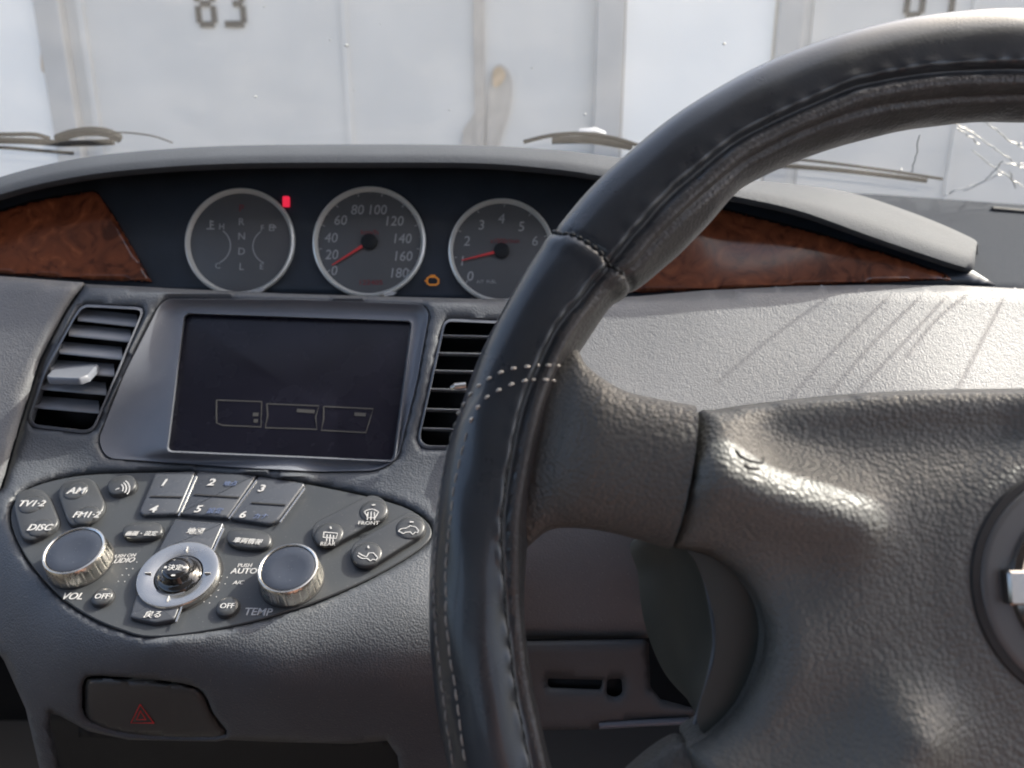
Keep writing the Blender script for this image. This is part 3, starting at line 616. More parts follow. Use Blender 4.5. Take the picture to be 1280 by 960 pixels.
# ---- driver side pad
dz = rbf([(600, 374, .560), (800, 371, .567), (1000, 358, .575), (1280, 362, .570), (1700, 400, .55), (620, 480, .532), (800, 480, .532), (1280, 470, .528), (1700, 480, .52), (600, 620, .50), (800, 620, .492), (1200, 620, .48), (700, 700, .500), (640, 800, .512), (900, 800, .508), (1300, 800, .50), (1700, 800, .50)])
pad = [(664, 375), (740, 373), (800, 370), (880, 363), (1000, 357.5), (1100, 356), (1200, 357), (1300, 362), (1700, 400), (1700, 800), (900, 797), (600, 799), (596, 620), (614, 520), (642, 440)]
sheet('driver_pad', pad, dz, M_pad, dash, step=12, rnd=8, edgestep=7)
lz2 = rbf([(600, 800, .508), (850, 800, .504), (1200, 800, .50), (600, 915, .512), (870, 905, .506), (1200, 905, .50)])
colhole = roundpoly([(811, 802), (1150, 802), (1150, 1000), (1000, 1000), (870, 886), (826, 874), (813, 858)], 14, 4)
slots = [roundpoly([(684, 848), (754, 850), (752, 862), (686, 860)], 4), roundpoly([(759, 849), (777, 848), (778, 866), (770, 872), (758, 868)], 5)]
sheet('knee_panel', [(600, 802), (660, 801.5), (805, 799), (811, 804), (813, 858), (826, 874), (872, 886), (866, 897), (760, 904), (745, 912), (600, 914)], lz2, M_low, dash, step=9, rnd=4, hrnd=3, holes=slots, edgestep=4, off=.004)
sheet('slot_backing', [(676, 842), (786, 842), (786, 880), (676, 878)], lambda P: lz2(P) + .006, M_black, dash, step=20)
mb = MB(); mb.tube([W(749, 907, .506), W(800, 904, .504), W(862, 901, .501)], .0022, 10); mb.build('knee_panel_edge', M_bez, dash)
# top of the dash behind the cowl and on the far right
tzf = rbf([(600, 215, .80), (860, 232, .82), (1000, 238, .84), (1280, 254, .84), (1700, 290, .86), (1100, 290, .72), (1280, 300, .73), (1230, 357, .60), (1400, 372, .62), (1700, 410, .62), (700, 260, .68), (1000, 300, .68)])
sheet('dash_top', [(560, 212), (700, 216), (860, 228), (1000, 238), (1100, 243), (1280, 256), (1700, 290), (1700, 415), (1300, 366), (1180, 356), (1000, 310), (700, 262), (560, 240)], tzf, M_dtop, dash, step=14, rnd=6)
mb = MB(); mb.tube([W(1240, 262, .81), W(1262, 264, .81), (W(1400, 277, .81))], .003, 10); mb.build('defroster_grille', M_black, dash)
dlt = rbf([(-300, 300, .78), (0, 236, .82), (200, 212, .85), (560, 212, .80), (0, 300, .66), (560, 260, .68), (-300, 400, .66)])
sheet('dash_top', [(-420, 330), (-60, 262), (0, 240), (100, 222), (200, 212), (560, 206), (600, 240), (560, 262), (0, 290), (-420, 420)], dlt, M_dtop, dash, step=16)

# ================================================================== STEERING WHEEL
WC = np.array([.1643, -.0648, -.2441]); rx = .13
WX = np.array([1., 0, 0]); WY = np.array([0, math.cos(rx), -math.sin(rx)]); WN = np.array([0, math.sin(rx), math.cos(rx)])
class WP_:
    pass
WPl = Plane(640, 480, 1, WN); WPl.o = WC; WPl.n = WN; WPl.u = WX; WPl.v = WY
def wl3(x, y, n): x, y, n = np.broadcast_arrays(x, y, n); return cw(WC + x[..., None] * WX + y[..., None] * WY + n[..., None] * WN)
def topx(P):
    Q = (np.asarray(P) - CAM) @ RM; return np.stack([640 + F * Q[..., 0] / -Q[..., 2], 480 - F * Q[..., 1] / -Q[..., 2]], -1)
wheel = empty('steering_wheel', tuple(wl3(0., 0., -.05)), 'black leather steering wheel with white stitching and grey airbag cover in front of the dash', 'steering wheel')
RO = .1895
inner = [(1290, 153), (1180, 157), (1080, 176), (980, 210), (925, 237), (885, 283), (850, 320), (800, 362), (765, 381), (735, 425), (708, 470), (690, 540), (668, 620), (658, 690), (655, 760), (662, 830), (676, 900), (692, 965)]
ip_ = WPl.loc(np.array([p[0] for p in inner], float), np.array([p[1] for p in inner], float), -.004)
th_i = np.degrees(np.arctan2(ip_[:, 1], ip_[:, 0])) % 360; ri_i = np.hypot(ip_[:, 0], ip_[:, 1])
o_ = np.argsort(th_i); th_i, ri_i = th_i[o_], ri_i[o_]
TN, PN = 1080, 120
TH = np.linspace(0, 360, TN, endpoint=False)
Ri = np.interp(TH, np.concatenate([[0, 70], th_i, [th_i[-1] + 15, 360]]), np.concatenate([[.158, .158], ri_i, [.158, .158]]))
ker = np.exp(-np.linspace(-2, 2, 21) ** 2); ker /= ker.sum(); Ri = np.convolve(np.concatenate([Ri[-10:], Ri, Ri[:10]]), ker, 'valid')
PH = np.linspace(0, 360, PN, endpoint=False)
th = np.radians(TH)[:, None]; ph = np.radians(PH)[None, :]
a_ = ((RO - Ri) / 2)[:, None]; rc = ((RO + Ri) / 2)[:, None]; b_ = .0165
def rim(disp=0.):
    cr, sn = np.cos(ph), np.sin(ph)
    ex = .92
    X = rc + (a_ + disp) * np.sign(cr) * abs(cr) ** ex; Z = (b_ + disp) * np.sign(sn) * abs(sn) ** ex + 0 * th
    return wl3(X * np.cos(th), X * np.sin(th), Z)
base = rim(); bpx = topx(base)
front = (np.sin(ph) > -.35) + 0 * th > .5
# only the half of the tube that faces the camera may be matched
nrm_ok = np.zeros_like(front)
ctrp = wl3(rc * np.cos(th), rc * np.sin(th), 0 * th); nn_ = base - ctrp; view = CAM - base
nrm_ok = (nn_ * view).sum(-1) > 0
def find(px, py):
    d = np.hypot(bpx[..., 0] - px, bpx[..., 1] - py) + np.where(nrm_ok, 0, 1e4); i = np.unravel_index(np.argmin(d), d.shape); return TH[i[0]], PH[i[1]]
def path_tp(pts, n=10):
    P = catmull(pts, n); return np.array([find(*p) for p in P])
seam_px = [(1295, 88), (1194, 89), (1119, 98), (1062, 112), (1002, 139), (924, 177), (849, 237), (804, 285), (770, 325), (735, 370), (704, 404), (682, 448), (660, 500), (646, 560), (637, 620), (633, 660), (637, 740), (649, 850), (668, 955)]
crease_px = [(1295, 120), (1137, 127), (1062, 144), (987, 172), (912, 217), (837, 281), (795, 330)]
def seam_fn(pts, ext):
    q = path_tp(pts); o = np.argsort(q[:, 0]); t, p = q[o, 0], q[o, 1]
    k = np.ones(9) / 9; pe = np.convolve(np.pad(p, 4, mode='edge'), k, 'valid'); return t, pe
st, spv = seam_fn(seam_px, True); ct, cpv = seam_fn(crease_px, True)
S1p = np.interp(TH, st, spv)[:, None]; C1p = np.interp(TH, ct, cpv)[:, None]
dS = (PH[None] - S1p) / 360 * 2 * np.pi * .0165; dC = (PH[None] - C1p) / 360 * 2 * np.pi * .0165
puck = .6 + .4 * np.sin(np.radians(TH) * 115 + 1.3 * np.sin(np.radians(TH) * 31))[:, None]
slow = (.5 + .5 * np.sin(np.radians(TH) * 9 + 1))[:, None]
disp = -.0019 * np.exp(-(dS / .0013) ** 2) + .0006 * np.exp(-((dS + .0028) / .0014) ** 2) * puck + .0013 * np.exp(-((dS - .0038) / .0021) ** 2) * (.7 + .3 * slow)
wtC = np.clip((th_i.max() * 0 + 152 - TH) / 10, 0, 1)[:, None] * np.clip((TH - 80) / 5, 0, 1)[:, None]
disp += wtC * (-.0011 * np.exp(-(dC / .0010) ** 2) + .0004 * np.exp(-((dC - .0025) / .0018) ** 2))
# transverse seam
tq = path_tp([(690, 289), (715, 293), (740, 307), (762, 326), (782, 345)], 6)
tt = np.interp(PH, np.sort(tq[:, 1]), tq[np.argsort(tq[:, 1]), 0])[None, :]
dT = np.radians(TH[:, None] - tt) * .175
disp += -.0009 * np.exp(-(dT / .0010) ** 2) + .0005 * np.exp(-((dT - .0035) / .0025) ** 2)
disp += .00012 * np.sin(np.radians(TH[:, None]) * 37 + np.sin(ph * 3) * 2) * np.sin(ph * 2 + TH[:, None] / 20)
# second pair of rows: slight welt between the two white stitch rows
rA = [(708, 458), (682, 456), (660, 458), (640, 461), (620, 468), (600, 481), (583, 500), (571, 525), (560, 560), (550, 620), (544, 700), (543, 760), (548, 820), (556, 880), (567, 962)]
rB = [(702, 477), (680, 474), (660, 475), (641, 480), (622, 488), (607, 498), (594, 515), (584, 540), (575, 570), (565, 630), (558, 700), (557, 760), (562, 810), (569, 870), (583, 962)]
RIM = rim(disp)
rimo = grid_obj('rim', RIM, M_leather, wheel, closeu=True, closev=True, angle=180)
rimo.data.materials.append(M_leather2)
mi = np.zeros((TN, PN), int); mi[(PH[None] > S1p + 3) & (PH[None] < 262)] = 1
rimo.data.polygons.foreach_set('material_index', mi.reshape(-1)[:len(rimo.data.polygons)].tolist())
def rimpt(t, p, lift=0.):
    i = (t / 360 * TN); j = (p / 360 * PN); i0 = int(i) % TN; j0 = int(j) % PN; fi, fj = i - int(i), j - int(j)
    q = RIM[i0, j0] * (1 - fi) * (1 - fj) + RIM[(i0 + 1) % TN, j0] * fi * (1 - fj) + RIM[i0, (j0 + 1) % PN] * (1 - fi) * fj + RIM[(i0 + 1) % TN, (j0 + 1) % PN] * fi * fj
    c = ctrp[i0, 0]; d = q - c; return q + d / np.linalg.norm(d) * lift
def stitches(name, pts, m, r, sl, gap, parent, lift=.0002, thread=False, cross=None):
    q = path_tp(pts, 14); k = np.ones(7) / 7
    qs = np.stack([np.convolve(np.pad(q[:, i], 3, mode='edge'), k, 'valid') for i in (0, 1)], 1)
    P = np.array([rimpt(a, b, lift) for a, b in qs]); s_ = np.concatenate([[0], np.cumsum(np.linalg.norm(np.diff(P, axis=0), axis=1))])
    mb = MB(); x = 0.
    while x + sl < s_[-1]:
        pts_ = []
        for u, w in ((0, -1.0), (.15, -.2), (.5, .6), (.85, -.2), (1, -1.0)):
            y = x + sl * u; p = np.array([np.interp(y, s_, P[:, k_]) for k_ in range(3)]); tq_ = np.array([np.interp(y, s_, qs[:, k_]) for k_ in range(2)])
            c = ctrp[int(tq_[0] / 360 * TN) % TN, 0]; d = p - c; d /= np.linalg.norm(d); pts_.append(p + d * w * r)
        mb.tube(pts_, [r * .5, r, r * 1.15, r, r * .5], 7); x += sl + gap
    return mb.build(name, m, parent, 80)
iA = 5
stitches('stitching', rA[:8], M_thr, .00040, .0016, .0026, rimo); stitches('stitching', rB[:8], M_thr, .00040, .0016, .0026, rimo)
stitches('stitching', rA[7:], M_thr2, .00024, .0034, .0007, rimo, .0001); stitches('stitching', rB[7:], M_thr2, .00024, .0034, .0007, rimo, .0001)
stitches('stitching', [(690, 289), (715, 293), (740, 307), (762, 326), (782, 345)], M_dthr, .0005, .0022, .0006, rimo, .0004)
stitches('stitching', [(p[0] - 7, p[1] + (0 if i > 8 else -2)) for i, p in enumerate(seam_px) if i > 12], M_dthr, .00025, .0030, .0012, rimo, .0001)

# ---- left spoke: closed loft between rim and airbag cover seam
def loft(name, top, bot, ht, hb_, hm, m, parent, nt=36, thick=.022, bulge=.006, ncs=40):
    T = catmull(top, nt); B = catmull(bot, nt); n = min(len(T), len(B)); T = T[np.linspace(0, len(T) - 1, n).astype(int)]; B = B[np.linspace(0, len(B) - 1, n).astype(int)]
    G = []
    for i in range(n):
        t = i / (n - 1); h0 = np.interp(t, [0, .5, 1], ht); h1 = np.interp(t, [0, .5, 1], hb_)
        a = WPl.loc(T[i, 0], T[i, 1], h0); b = WPl.loc(B[i, 0], B[i, 1], h1); q = []
        for k in range(ncs):
            ang = 2 * np.pi * k / ncs; c_, s_ = math.cos(ang), math.sin(ang)
            e = .95; w = .5 + .5 * np.sign(c_) * abs(c_) ** .8
            uv = b * (1 - w) + a * w; hh = h1 * (1 - w) + h0 * w
            dz_ = np.sign(s_) * abs(s_) ** e
            nz = hh + (dz_ * np.interp(t, [0, .5, 1], hm) if s_ > 0 else dz_ * thick)
            q.append(wl3(uv[0], uv[1], nz))
        G.append(q)
    return grid_obj(name, np.array(G), m, parent, closev=True, caps=True, angle=75)
loft('spoke', [(690, 425), (718, 434), (735, 460), (775, 487), (820, 499), (866, 507)], [(640, 705), (660, 684), (690, 662), (740, 662), (795, 674), (834, 686)], (.000, .008, .012), (-.006, .002, .006), (.013, .016, .0155), M_spoke, wheel, 12)

# ---- airbag cover (height field in the wheel plane, mirrored about the wheel axis)
hub_px = [(1313, 484, .014), (1200, 485, .014), (1130, 487, .014), (1060, 491, .014), (1000, 496, .014), (940, 503, .014), (900, 510, .014), (880, 512, .014), (871, 530, .014), (861, 570, .014), (850, 620, .013), (840, 668, .010), (842, 684, .008), (862, 688, .008),
          (895, 698, .008), (925, 722, .008), (945, 752, .008), (953, 785, .008), (950, 820, .008), (938, 855, .008), (918, 890, .008), (890, 918, .008), (868, 932, .008), (862, 945, .008), (880, 985, .008), (930, 1050, .006), (1000, 1110, .006), (1100, 1150, .006), (1250, 1165, .006), (1313, 1166, .006)]
hl = np.array([WPl.loc(x, y, h) for x, y, h in hub_px])
hl = catmull(hl, 4); mir = hl[::-1].copy(); mir[:, 0] *= -1; hub_out = np.vstack([hl[hl[:, 0] < -.0005], mir[mir[:, 0] > .0005]])
HV, HF = tri_mesh2d(densify(hub_out, .0018), [], .0020)
def seg_d(P, a, b):
    a, b = np.array(a), np.array(b); ab = b - a; t = np.clip(((P - a) @ ab) / (ab @ ab), 0, 1); return np.linalg.norm(P - (a + t[:, None] * ab), axis=1), t
EC = WPl.loc(1356, 731, .022)
def hubh(V, edge=True):
    P = V.copy(); P[:, 0] = np.minimum(P[:, 0], 0) - np.maximum(P[:, 0], 0)
    h = .0245 - .55 * ((P[:, 0]) ** 2 + (P[:, 1]) ** 2 * .7)
    L = lambda x, y, n=.018: WPl.loc(x, y, n)
    d, t = seg_d(P, L(850, 590), L(1050, 648)); h += .0130 * np.exp(-(d / (.0165 * (1 - .38 * t))) ** 2) * (1 - .5 * t * t)
    d, t = seg_d(P, L(985, 545), L(1250, 545)); h -= .0070 * np.exp(-(d / .013) ** 2)
    d, t = seg_d(P, L(880, 665), L(980, 720)); h -= .004 * np.exp(-(d / .012) ** 2)
    d, t = seg_d(P, L(1118, 915), L(1010, 1100)); h += .0105 * np.exp(-(d / .012) ** 2)
    d, t = seg_d(P, L(960, 925), L(1060, 900)); h -= .003 * np.exp(-(d / .012) ** 2)
    e = edist(V, hub_out); r = .0085; q = np.clip(e / r, 0, 1)
    return h - .010 * (1 - np.sqrt(np.clip(1 - (1 - q) ** 2, 0, 1)))
hh = hubh(HV)
ed = np.hypot(HV[:, 0] - EC[0], HV[:, 1] - EC[1]); hh0 = float(np.median(hh[(ed > .028) & (ed < .036)]))
k = np.clip((.045 - ed) / .012, 0, 1); k = k * k * (3 - 2 * k); hh = hh * (1 - k) + (hh0 + .0006) * k
HV3 = wl3(HV[:, 0], HV[:, 1], hh)
cov = mesh_obj('airbag_cover', HV3, HF, M_hub, wheel, 75, solid=.004)
a, b, c = HV3[list(HF[0])]
if np.cross(b - a, c - a) @ (CAM - a) < 0: cov.data.flip_normals()
# side wall of the cover going back
e0 = densify(hub_out, .003); eh = hubh(e0) ; c0 = e0.mean(0)
G = [wl3(e0[:, 0], e0[:, 1], eh + .0002)] + [wl3(c0[0] + (e0[:, 0] - c0[0]) * s_, c0[1] + (e0[:, 1] - c0[1]) * s_, eh * 0 + z_) for s_, z_ in ((.999, .004), (.99, -.004), (.985, -.014))]
grid_obj('cover_edge', np.array(G), M_hub, wheel, closev=True, angle=60)
# horn mark
hp = [WPl.loc(x, y, .022) for x, y in ((0, 0),)]
def hubpt(px, py, lift=0.):
    n = .02
    for _ in range(6): uv = WPl.loc(px, py, n); n = float(hubh(uv[None])[0])
    return wl3(uv[0], uv[1], n + lift)
mb = MB()
for seg in ([(920, 563), (926, 570), (938, 576), (953, 579)], [(953, 579), (954, 573)], [(930, 581), (938, 585), (948, 586)]):
    mb.tube(np.array([hubpt(x, y, .0001) for x, y in catmull(seg, 4)]), .0004, 6)
mb.build('horn_mark', M_groove, cov)
# emblem
HB = Plane(640, 480, 1, WN); HB.o = WC + WN * hh0; HB.n, HB.u, HB.v = WN, WX, WY
disc = ring_obj('emblem_disc', HB, EC, [(.0312, -.002), (.0312, .0012), (.0304, .0019), (.0290, .0021), (.015, .0021), (.0001, .0021)], M_disc, wheel, 120, closed=False, angle=50)
ring_obj('disc_groove', HB, EC, [(.0335, .0004), (.0330, .0014), (.0312, .0016), (.0311, -.001)], M_groove, disc, 120)
ring_obj('emblem_ring', HB, EC, [(.0236, .0018), (.0230, .0034), (.0213, .0042), (.0197, .0034), (.0191, .0018)], M_chrome, disc, 96, label='chrome ring of the round badge')
uvb = np.array([EC + np.array(p) for p in ((-.0256, -.0046), (.0256, -.0046), (.0256, .0046), (-.0256, .0046))])
bar = stack_obj('emblem_bar', HB, roundpoly(uvb, .0008, 3), [(0, .0015), (0, .0050), (.0006, .0056)], M_chrome, disc)
epx = topx(HB.pt(EC, .0058)); text('badge_lettering', 'NISSAN', HB, float(epx[0]), float(epx[1]), 26, M_groove, disc, .0058, sx=1.05)
# rear cover of the hub, seen to the left below the spoke
def wcirc(pts, n): return np.array([WPl.loc(x, y, n) for x, y in pts])
b1 = catmull([(800, 672), (960, 690), (985, 800), (900, 930), (868, 884), (830, 840), (806, 780), (798, 720)], 8, True)
b0 = catmull([(838, 655), (1000, 690), (1010, 800), (930, 925), (872, 905), (893, 820), (890, 760), (868, 700)], 8, True)
b2 = catmull([(826, 700), (960, 700), (985, 790), (900, 900), (880, 870), (850, 830), (832, 780), (824, 740)], 8, True)
G = []
for pts, n_ in ((b0, .004), (b0, -.004), (b1 * .5 + b0 * .5, -.018), (b1, -.034), (b1, -.044), (b2, -.050)): uv = wcirc(pts, n_); G.append(wl3(uv[:, 0], uv[:, 1], n_))
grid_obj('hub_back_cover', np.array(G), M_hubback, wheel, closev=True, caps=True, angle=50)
mb = MB(); mb.tube([wl3(*WPl.loc(x, y, .0), 0.) for x, y in catmull([(874, 700), (886, 745), (893, 800), (885, 850), (868, 905)], 5)], .0007, 8); mb.build('hub_back_rib', M_bez, wheel)
# lower spoke
loft('spoke', [(905, 915), (868, 932), (845, 925), (790, 965), (700, 1060)], [(960, 985), (900, 995), (860, 1010), (800, 1060), (760, 1110)], (.000, -.002, -.004), (-.004, -.006, -.008), (.008, .008, .008), M_spoke, wheel, 8, thick=.018)
ms = [ (RO * .93, th__) for th__ in (0,)]
# right hand spoke (outside the picture) so that the wheel is whole
G = []
for t in np.linspace(0, 1, 12):
    x = .095 + .075 * t; q = []
    for k_ in range(24): a = 2 * np.pi * k_ / 24; q.append(wl3(x, -.012 + .028 * math.cos(a), .004 - .006 * t + .012 * math.sin(a)))
    G.append(q)
grid_obj('spoke', np.array(G), M_spoke, wheel, closev=True, caps=True)

# ================================================================== STEERING COLUMN
colm = empty('steering_column', tuple(wl3(0., 0., -.2)), 'dark steering column shroud behind the wheel hub', 'steering column')
G = []
for n_, s_ in ((-.056, .80), (-.060, .98), (-.075, 1.0), (-.12, 1.02), (-.22, .98), (-.32, .9)):
    a = np.linspace(0, 2 * np.pi, 56, endpoint=False); e = .7
    x = .088 * s_ * np.sign(np.cos(a)) * abs(np.cos(a)) ** e; y = -.018 + .055 * s_ * np.sign(np.sin(a)) * abs(np.sin(a)) ** e
    G.append(wl3(x, y, n_ + 0 * x))
grid_obj('shroud', np.array(G), M_hubback, colm, closev=True, caps=True, angle=50)

# ================================================================== CAR BODY
Z0 = CAM[2]
car = empty('car_body', (-.15, 1.3, 0), 'white car body around the cabin with dirty windshield and white bonnet', 'car')
WS = dict(y0=1.02, z0=-.115, s=.66)    # windshield: z = z0 + (y0-y)*s
def ws_z(y, x=0): return Z0 + WS['z0'] + (WS['y0'] - y - .10 * (x + .15) ** 2) * WS['s']
def ws_hit(px, py, off=0.):
    d = W(px, py, 1.) - CAM; lo, hi = .1, 3.
    for _ in range(50):
        mid = (lo + hi) / 2; p = CAM + d * mid
        if p[2] < ws_z(p[1], p[0]) + 0: lo = mid
        else: hi = mid
    p = CAM + d * lo; return p + np.array([0, WS['s'], 1.]) / math.hypot(1, WS['s']) * off
xs = np.linspace(-.98, .68, 25); ys = np.linspace(1.06, .22, 14)
G = [[(x, y - .10 * (x + .15) ** 2 * 0, ws_z(y, x)) for y in ys] for x in xs]
gl = grid_obj('windshield', G, M_glass, car, angle=180)
# bonnet
hx = np.linspace(-1.0, .72, 21); G = []
for y in np.linspace(1.18, 2.15, 12):
    t = (y - 1.18) / .97; G.append([(x * (1 - .06 * t), y - .10 * x * x, Z0 - .098 - .05 * t - .22 * max(0, t - .6) ** 1.5 - .04 * ((x + .15) / .85) ** 4 + .004 * math.sin((x + .15) * 9)) for x in hx])
G.append([(x * .93, 2.2 - .1 * x * x, Z0 - .6) for x in hx])
grid_obj('bonnet', G, M_body, car, angle=60, solid=.003, flip=True)
mb = MB(); mb.box((-.98, 1.00, Z0 - .165), (.70, 1.17, Z0 - .135)); mb.build('cowl_grille', M_trim, car)
def wiper(name, pts, rr, label, lift=.012):
    mb = MB()
    for seg, r_ in zip(pts, rr): mb.tube(np.array([ws_hit(x, y, lift) for x, y in catmull(seg, 5)]), r_, 8)
    return mb.build(name, M_wip, car, label=label)
wiper('wiper', [[(-60, 180), (0, 181), (40, 181), (60, 186)], [(-40, 197), (0, 197), (50, 201), (90, 204)], [(-40, 188), (30, 189), (80, 192), (140, 190)], [(70, 186), (88, 180), (110, 177), (132, 179), (148, 186)], [(128, 178), (160, 179), (190, 183), (214, 191)]], [.0022, .0018, .0034, .0048, .0008], 'left wiper with its arm and joint')
wiper('wiper', [[(655, 190), (690, 182), (730, 180), (770, 186), (800, 195)], [(690, 188), (740, 188), (790, 196)], [(860, 212), (960, 218), (1060, 226), (1160, 238)], [(900, 206), (1000, 212), (1100, 224), (1180, 236)]], [.0022, .004, .0026, .0016], 'wiper lying at the foot of the glass by the wheel')
mb = MB(); mb.tube([ws_hit(724, 187, .02), ws_hit(745, 187, .02), ws_hit(757, 189, .02)], [.004, .0055, .003], 8); mb.build('washer_nozzle', M_body, car)
# unseen outer shell, added to shade the cabin
mb = MB(); mb.box((-1.0, -1.9, Z0 + .42), (.70, .20, Z0 + .46)); mb.build('unseen_roof', M_body, car)
mb = MB(); mb.box((-.98, -1.9, Z0 + .405), (.68, .21, Z0 + .418)); mb.build('unseen_headliner', M_roofl, car)
mb = MB()
for x in (-1.0, .70): mb.tube([(x, 1.05, Z0 - .12), (x, .62, Z0 + .17), (x * .97, .2, Z0 + .43)], .022, 10)
for x in (-1.02, .72):
    for y in (-.75, -1.85): mb.tube([(x, y, Z0 - .2), (x * .95, y, Z0 + .43)], .04, 8)
mb.build('unseen_window_pillars', M_body, car)
for x in (-1.06, .72): mb = MB(); mb.box((x, -1.95, .35), (x + .05, 1.25, Z0 - .14)); mb.build('door', M_inn, car)
mb = MB(); mb.box((-1.03, -1.98, .3), (.75, -1.93, Z0 + .1)); mb.build('tailgate', M_inn, car)
mb = MB(); mb.box((-1.03, -1.95, .28), (.75, 1.2, .32)); mb.build('cabin_floor', M_inn, car)
mb = MB(); mb.box((-1.03, 1.10, .3), (.75, 1.15, Z0 - .17)); mb.build('unseen_firewall', M_black, car)
seatd = empty('unseen_driver_seat', (.18, -.45, .32), 'unseen brown fabric driver seat added for the steering wheel to reflect', 'seat')  # seat out of view, added to give the wheel a brown reflection
mb = MB(); G = []
for z, w, y, d in ((.72, .22, -.30, .07), (.80, .25, -.34, .08), (1.0, .25, -.40, .08), (1.2, .22, -.46, .07), (1.32, .16, -.50, .05)):
    a = np.linspace(0, 2 * np.pi, 24, endpoint=False); G.append([(.18 + w * math.cos(t), y - .12 + d * math.sin(t), z) for t in a])
mb.grid(np.array(G)); mb.build('unseen_backrest', M_seat, seatd)
mb = MB(); G = []
for y, w, z in ((-.42, .24, .66), (-.2, .26, .67), (.0, .26, .69), (.08, .25, .66)):
    a = np.linspace(0, 2 * np.pi, 24, endpoint=False); G.append([(.18 + w * math.cos(t), y, z + .07 * math.sin(t)) for t in a])
mb.grid(np.array(G)); mb.build('unseen_seat_cushion', M_seat, seatd)
# cracks and chips in the glass
crk = MB()
for pts in ([(1190, 152), (1225, 172), (1258, 196), (1283, 214)], [(1230, 150), (1262, 176), (1290, 190)], [(1215, 188), (1262, 222), (1290, 240)], [(1150, 168), (1146, 190), (1139, 216)], [(1196, 160), (1224, 180)], [(1255, 200), (1230, 226), (1204, 238)], [(1262, 214), (1270, 236)], [(1245, 205), (1282, 206)], [(1180, 244), (1216, 232), (1250, 218)]):
    P = catmull(pts, 8); P = P + rng.normal(0, .9, P.shape); crk.tube(np.array([ws_hit(x, y) for x, y in P]), .0006, 5)
crk.build('glass_crack', M_chip, gl)
chips = MB()
for x, y, s_ in ((319, 121, 1), (413, 50, .8), (433, 57, 1.2), (443, 113, .8), (562, 137, .8), (665, 85, .7), (731, 143, 1), (330, 8, .7), (905, 55, 1.), (1126, 212, 1), (1185, 60, .6), (520, 170, .5), (362, 95, .5), (476, 30, .6), (695, 40, .5), (1240, 22, .7), (1275, 180, 1.)):
    p = ws_hit(x, y); d = .0015 * s_; chips.tube([p - np.array([d, 0, 0]), p, p + np.array([d, 0, .0003])], [d * .3, d * .8, d * .3], 6)
chips.build('glass_chips', M_chip, gl)
# hairline cracks added towards the sun to cast thin shadows on the driver pad
SUN = np.array([.68, .345, .645]); SUN /= np.linalg.norm(SUN)
lines = [[(1182, 372), (1128, 430), (1060, 500)], [(1035, 372), (960, 425), (895, 480)], [(1110, 372), (1040, 440), (985, 500)], [(1210, 368), (1170, 400), (1130, 450)], [(1255, 372), (1215, 450), (1190, 500)], [(1150, 372), (1090, 430), (1030, 500)]]
hair = MB()
for ln in lines:
    Q = catmull(ln, 4); zz = dz(Q); out = []
    for (x, y), z_ in zip(Q, zz):
        p = W(x, y, z_); t = np.linspace(.05, 1.6, 800); q = p + SUN * t[:, None]; g = q[:, 2] - ws_z(q[:, 1], q[:, 0]); i = np.argmax(g > 0)
        if g[i] > 0: out.append(q[i])
    if len(out) > 3: hair.tube(np.array(out), .0008, 5)
if hair.v: hair.build('shadow_cracks', M_chip, gl)

# ================================================================== GARAGE
D = 4.0
def gp(px, py, off=0.):
    d = W(px, py, 1.) - CAM; return CAM + d * ((D - off) / d[1])
xL, x1, x2, xR = [gp(x, 167)[0] for x in (103, 605, 771, 959)]
Hd = 2.55
wallo = empty('garage_wall', (0, D + .15, 0), 'whitewashed garage wall with pale piers between the metal doors', 'wall'); wallo['kind'] = 'thing'
mb = MB(); mb.box((-7, D - .02, 0), (xL - .02, D + .3, 3.1)); mb.box((x2 + .02, D - .02, 0), (xR - .02, D + .3, 3.1)); mb.box((xR + 2.85, D - .02, 0), (9, D + .3, 3.1)); mb.build('pier', M_pier, wallo)
mb = MB(); mb.box((-7, D + .0, Hd + .03), (9, D + .28, 3.15)); mb.build('lintel', M_pier, wallo)
def stencil(ch, x, z, w, h, y, mbx):
    t = h * .125; g = h * .05
    segs = {'8': 'abcdefg', '3': 'abcdg', '4': 'fgbc'}[ch]
    B = {'a': (x + t * .6, z + h - t, x + w - t * .6, z + h), 'd': (x + t * .6, z, x + w - t * .6, z + t), 'g': (x + t * .6 + g, z + h / 2 - t / 2, x + w - t * .6 - g, z + h / 2 + t / 2),
         'f': (x, z + h / 2 + g, x + t, z + h - t * .8), 'b': (x + w - t, z + h / 2 + g, x + w, z + h - t * .8), 'e': (x, z + t * .8, x + t, z + h / 2 - g), 'c': (x + w - t, z + t * .8, x + w, z + h / 2 - g)}
    if ch == '3': B['g'] = (x + w * .42, B['g'][1], x + w - t * .5, B['g'][3]); B['d'] = (x - .005, z, x + w - t * .6, z + t * 1.1)
    for s_ in segs: a0, b0, a1, b1 = B[s_]; mbx.box((a0, y - .004, b0), (a1, y + .004, b1))
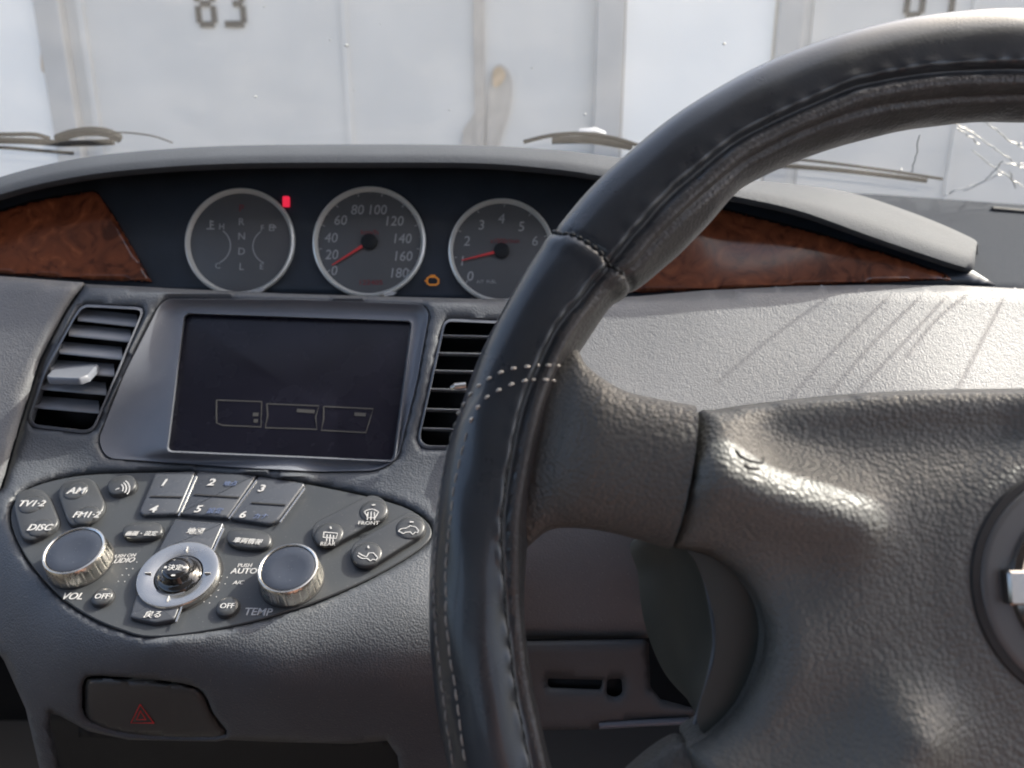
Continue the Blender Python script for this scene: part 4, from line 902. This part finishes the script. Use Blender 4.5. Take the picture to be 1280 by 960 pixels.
def garage_door(xa, xb, num, numx, numbot, label, seams, centre):
    g = empty('metal_garage_door', ((xa + xb) / 2, D, 0), label, 'garage door', 'metal garage doors in the wall'); g['kind'] = 'thing'  # a garage door: leaf, frame, ribs and number hang on this
    mb = MB(); mb.box((xa, D + .01, .02), (xb, D + .05, Hd)); bevel(mb.build('door_leaf', M_door, g), .004)
    mb = MB(); mb.box((xa - .01, D - .05, 0), (xa + .105, D + .02, Hd + .06)); mb.box((xb - .115, D - .05, 0), (xb + .01, D + .02, Hd + .06)); mb.box((xa, D - .05, Hd - .05), (xb, D + .018, Hd + .06)); bevel(mb.build('door_frame', M_doorf, g), .006)
    mb = MB()
    for s_ in seams: mb.box((s_ - .012, D - .002, .05), (s_ + .012, D + .012, Hd - .05))
    mb.box((xa + .16, D - .004, .05), (xa + .19, D + .012, Hd - .05))
    mb.build('door_rib', M_door, g)
    mb = MB(); mb.box((centre - .045, D - .012, .05), (centre + .002, D + .012, Hd - .05)); mb.build('centre_flashing', M_rust, g)
    mb = MB(); w = .095; hh_ = .20
    z = gp(numx, numbot)[2]; x = gp(numx, numbot)[0]
    for i, ch in enumerate(num): stencil(ch, x + i * (w + .040), z, w, hh_, D + .004, mb)
    mb.build('door_number', M_num, g); return g
g83 = garage_door(xL - .1, x2 + .0, '83', 246, 34, 'grey painted metal garage door numbered 83', [gp(435, 120)[0]], gp(605, 100)[0])
garage_door(xR + .0, xR + 2.8, '84', 1129, 22, 'pale metal garage door numbered 84 above the steering wheel rim', [xR + .9, xR + 2.1], xR + 1.5)
# rust stains on door 83
def blob(pts, m, name, parent, y=.012):
    P = [gp(x, z_) for x, z_ in catmull(pts, 5, True)]; n = len(P)
    A = [np.array([p[0], D - y + .004, p[2]]) for p in P]; B = [np.array([p[0], D + .012, p[2]]) for p in P]
    mesh_obj(name, A + B, [tuple(range(n))] + [(i, i + n, (i + 1) % n + n, (i + 1) % n) for i in range(n)], m, parent)
blob([(614, 92), (624, 80), (636, 90), (640, 110), (636, 140), (626, 170), (618, 200), (608, 200), (610, 130)], M_rust, 'rust_stain', g83)
blob([(588, 150), (594, 145), (594, 200), (580, 200), (579, 165)], M_rust, 'rust_stain', g83)
blob([(617, 88), (626, 84), (632, 94), (626, 106), (617, 108)], M_rusto, 'rust_stain', g83, .016)
blob([(56, 60), (66, 58), (70, 75), (66, 92), (56, 88)], M_rusto, 'plaster_stain', wallo, .03)
# settings: ground
mb = MB(); mb.box((-60, -60, -.05), (60, 60, 0)); gd = mb.build('ground', M_ground); gd['kind'] = 'structure'; gd['label'] = 'asphalt ground in front of the garages'; gd['category'] = 'ground'

# ================================================================== CAMERA AND LIGHT
cam = bpy.data.cameras.new('camera'); co = bpy.data.objects.new('camera', cam); COL.objects.link(co); SC.camera = co
co.location = tuple(CAM); co.rotation_euler = (math.pi / 2 - PITCH, 0, 0); cam.sensor_width = 36; cam.lens = F / 1280 * 36; cam.clip_start = .01; cam.clip_end = 300
cam.dof.use_dof = True; cam.dof.focus_distance = .36; cam.dof.aperture_fstop = 12
w = bpy.data.worlds.new('World'); SC.world = w; w.use_nodes = True; nt = w.node_tree; bg = nt.nodes['Background']
sky = nt.nodes.new('ShaderNodeTexSky'); sky.sky_type = 'NISHITA'; sky.sun_disc = False
el = math.asin(SUN[2]); az_ = math.atan2(SUN[0], SUN[1]); sky.sun_elevation = el; sky.sun_rotation = az_; sky.dust_density = 6.0; sky.ozone_density = .35; sky.air_density = .8
nt.links.new(sky.outputs[0], bg.inputs[0]); bg.inputs[1].default_value = .15
ld = bpy.data.lights.new('sun', 'SUN'); ld.energy = 2.8; ld.angle = math.radians(.5); ld.color = (1, .96, .89); lo = bpy.data.objects.new('sun', ld); COL.objects.link(lo)
lo.rotation_euler = Vector(tuple(-SUN)).to_track_quat('-Z', 'Y').to_euler()
SC.view_settings.view_transform = 'Standard'; SC.view_settings.look = 'None'; SC.view_settings.exposure = 1.6; SC.view_settings.gamma = 1
SC.render.engine = 'CYCLES'; SC.cycles.max_bounces = 6; SC.cycles.diffuse_bounces = 3; SC.cycles.transparent_max_bounces = 12; SC.cycles.use_denoising = True
SC.cycles.caustics_reflective = False; SC.cycles.sample_clamp_indirect = 4
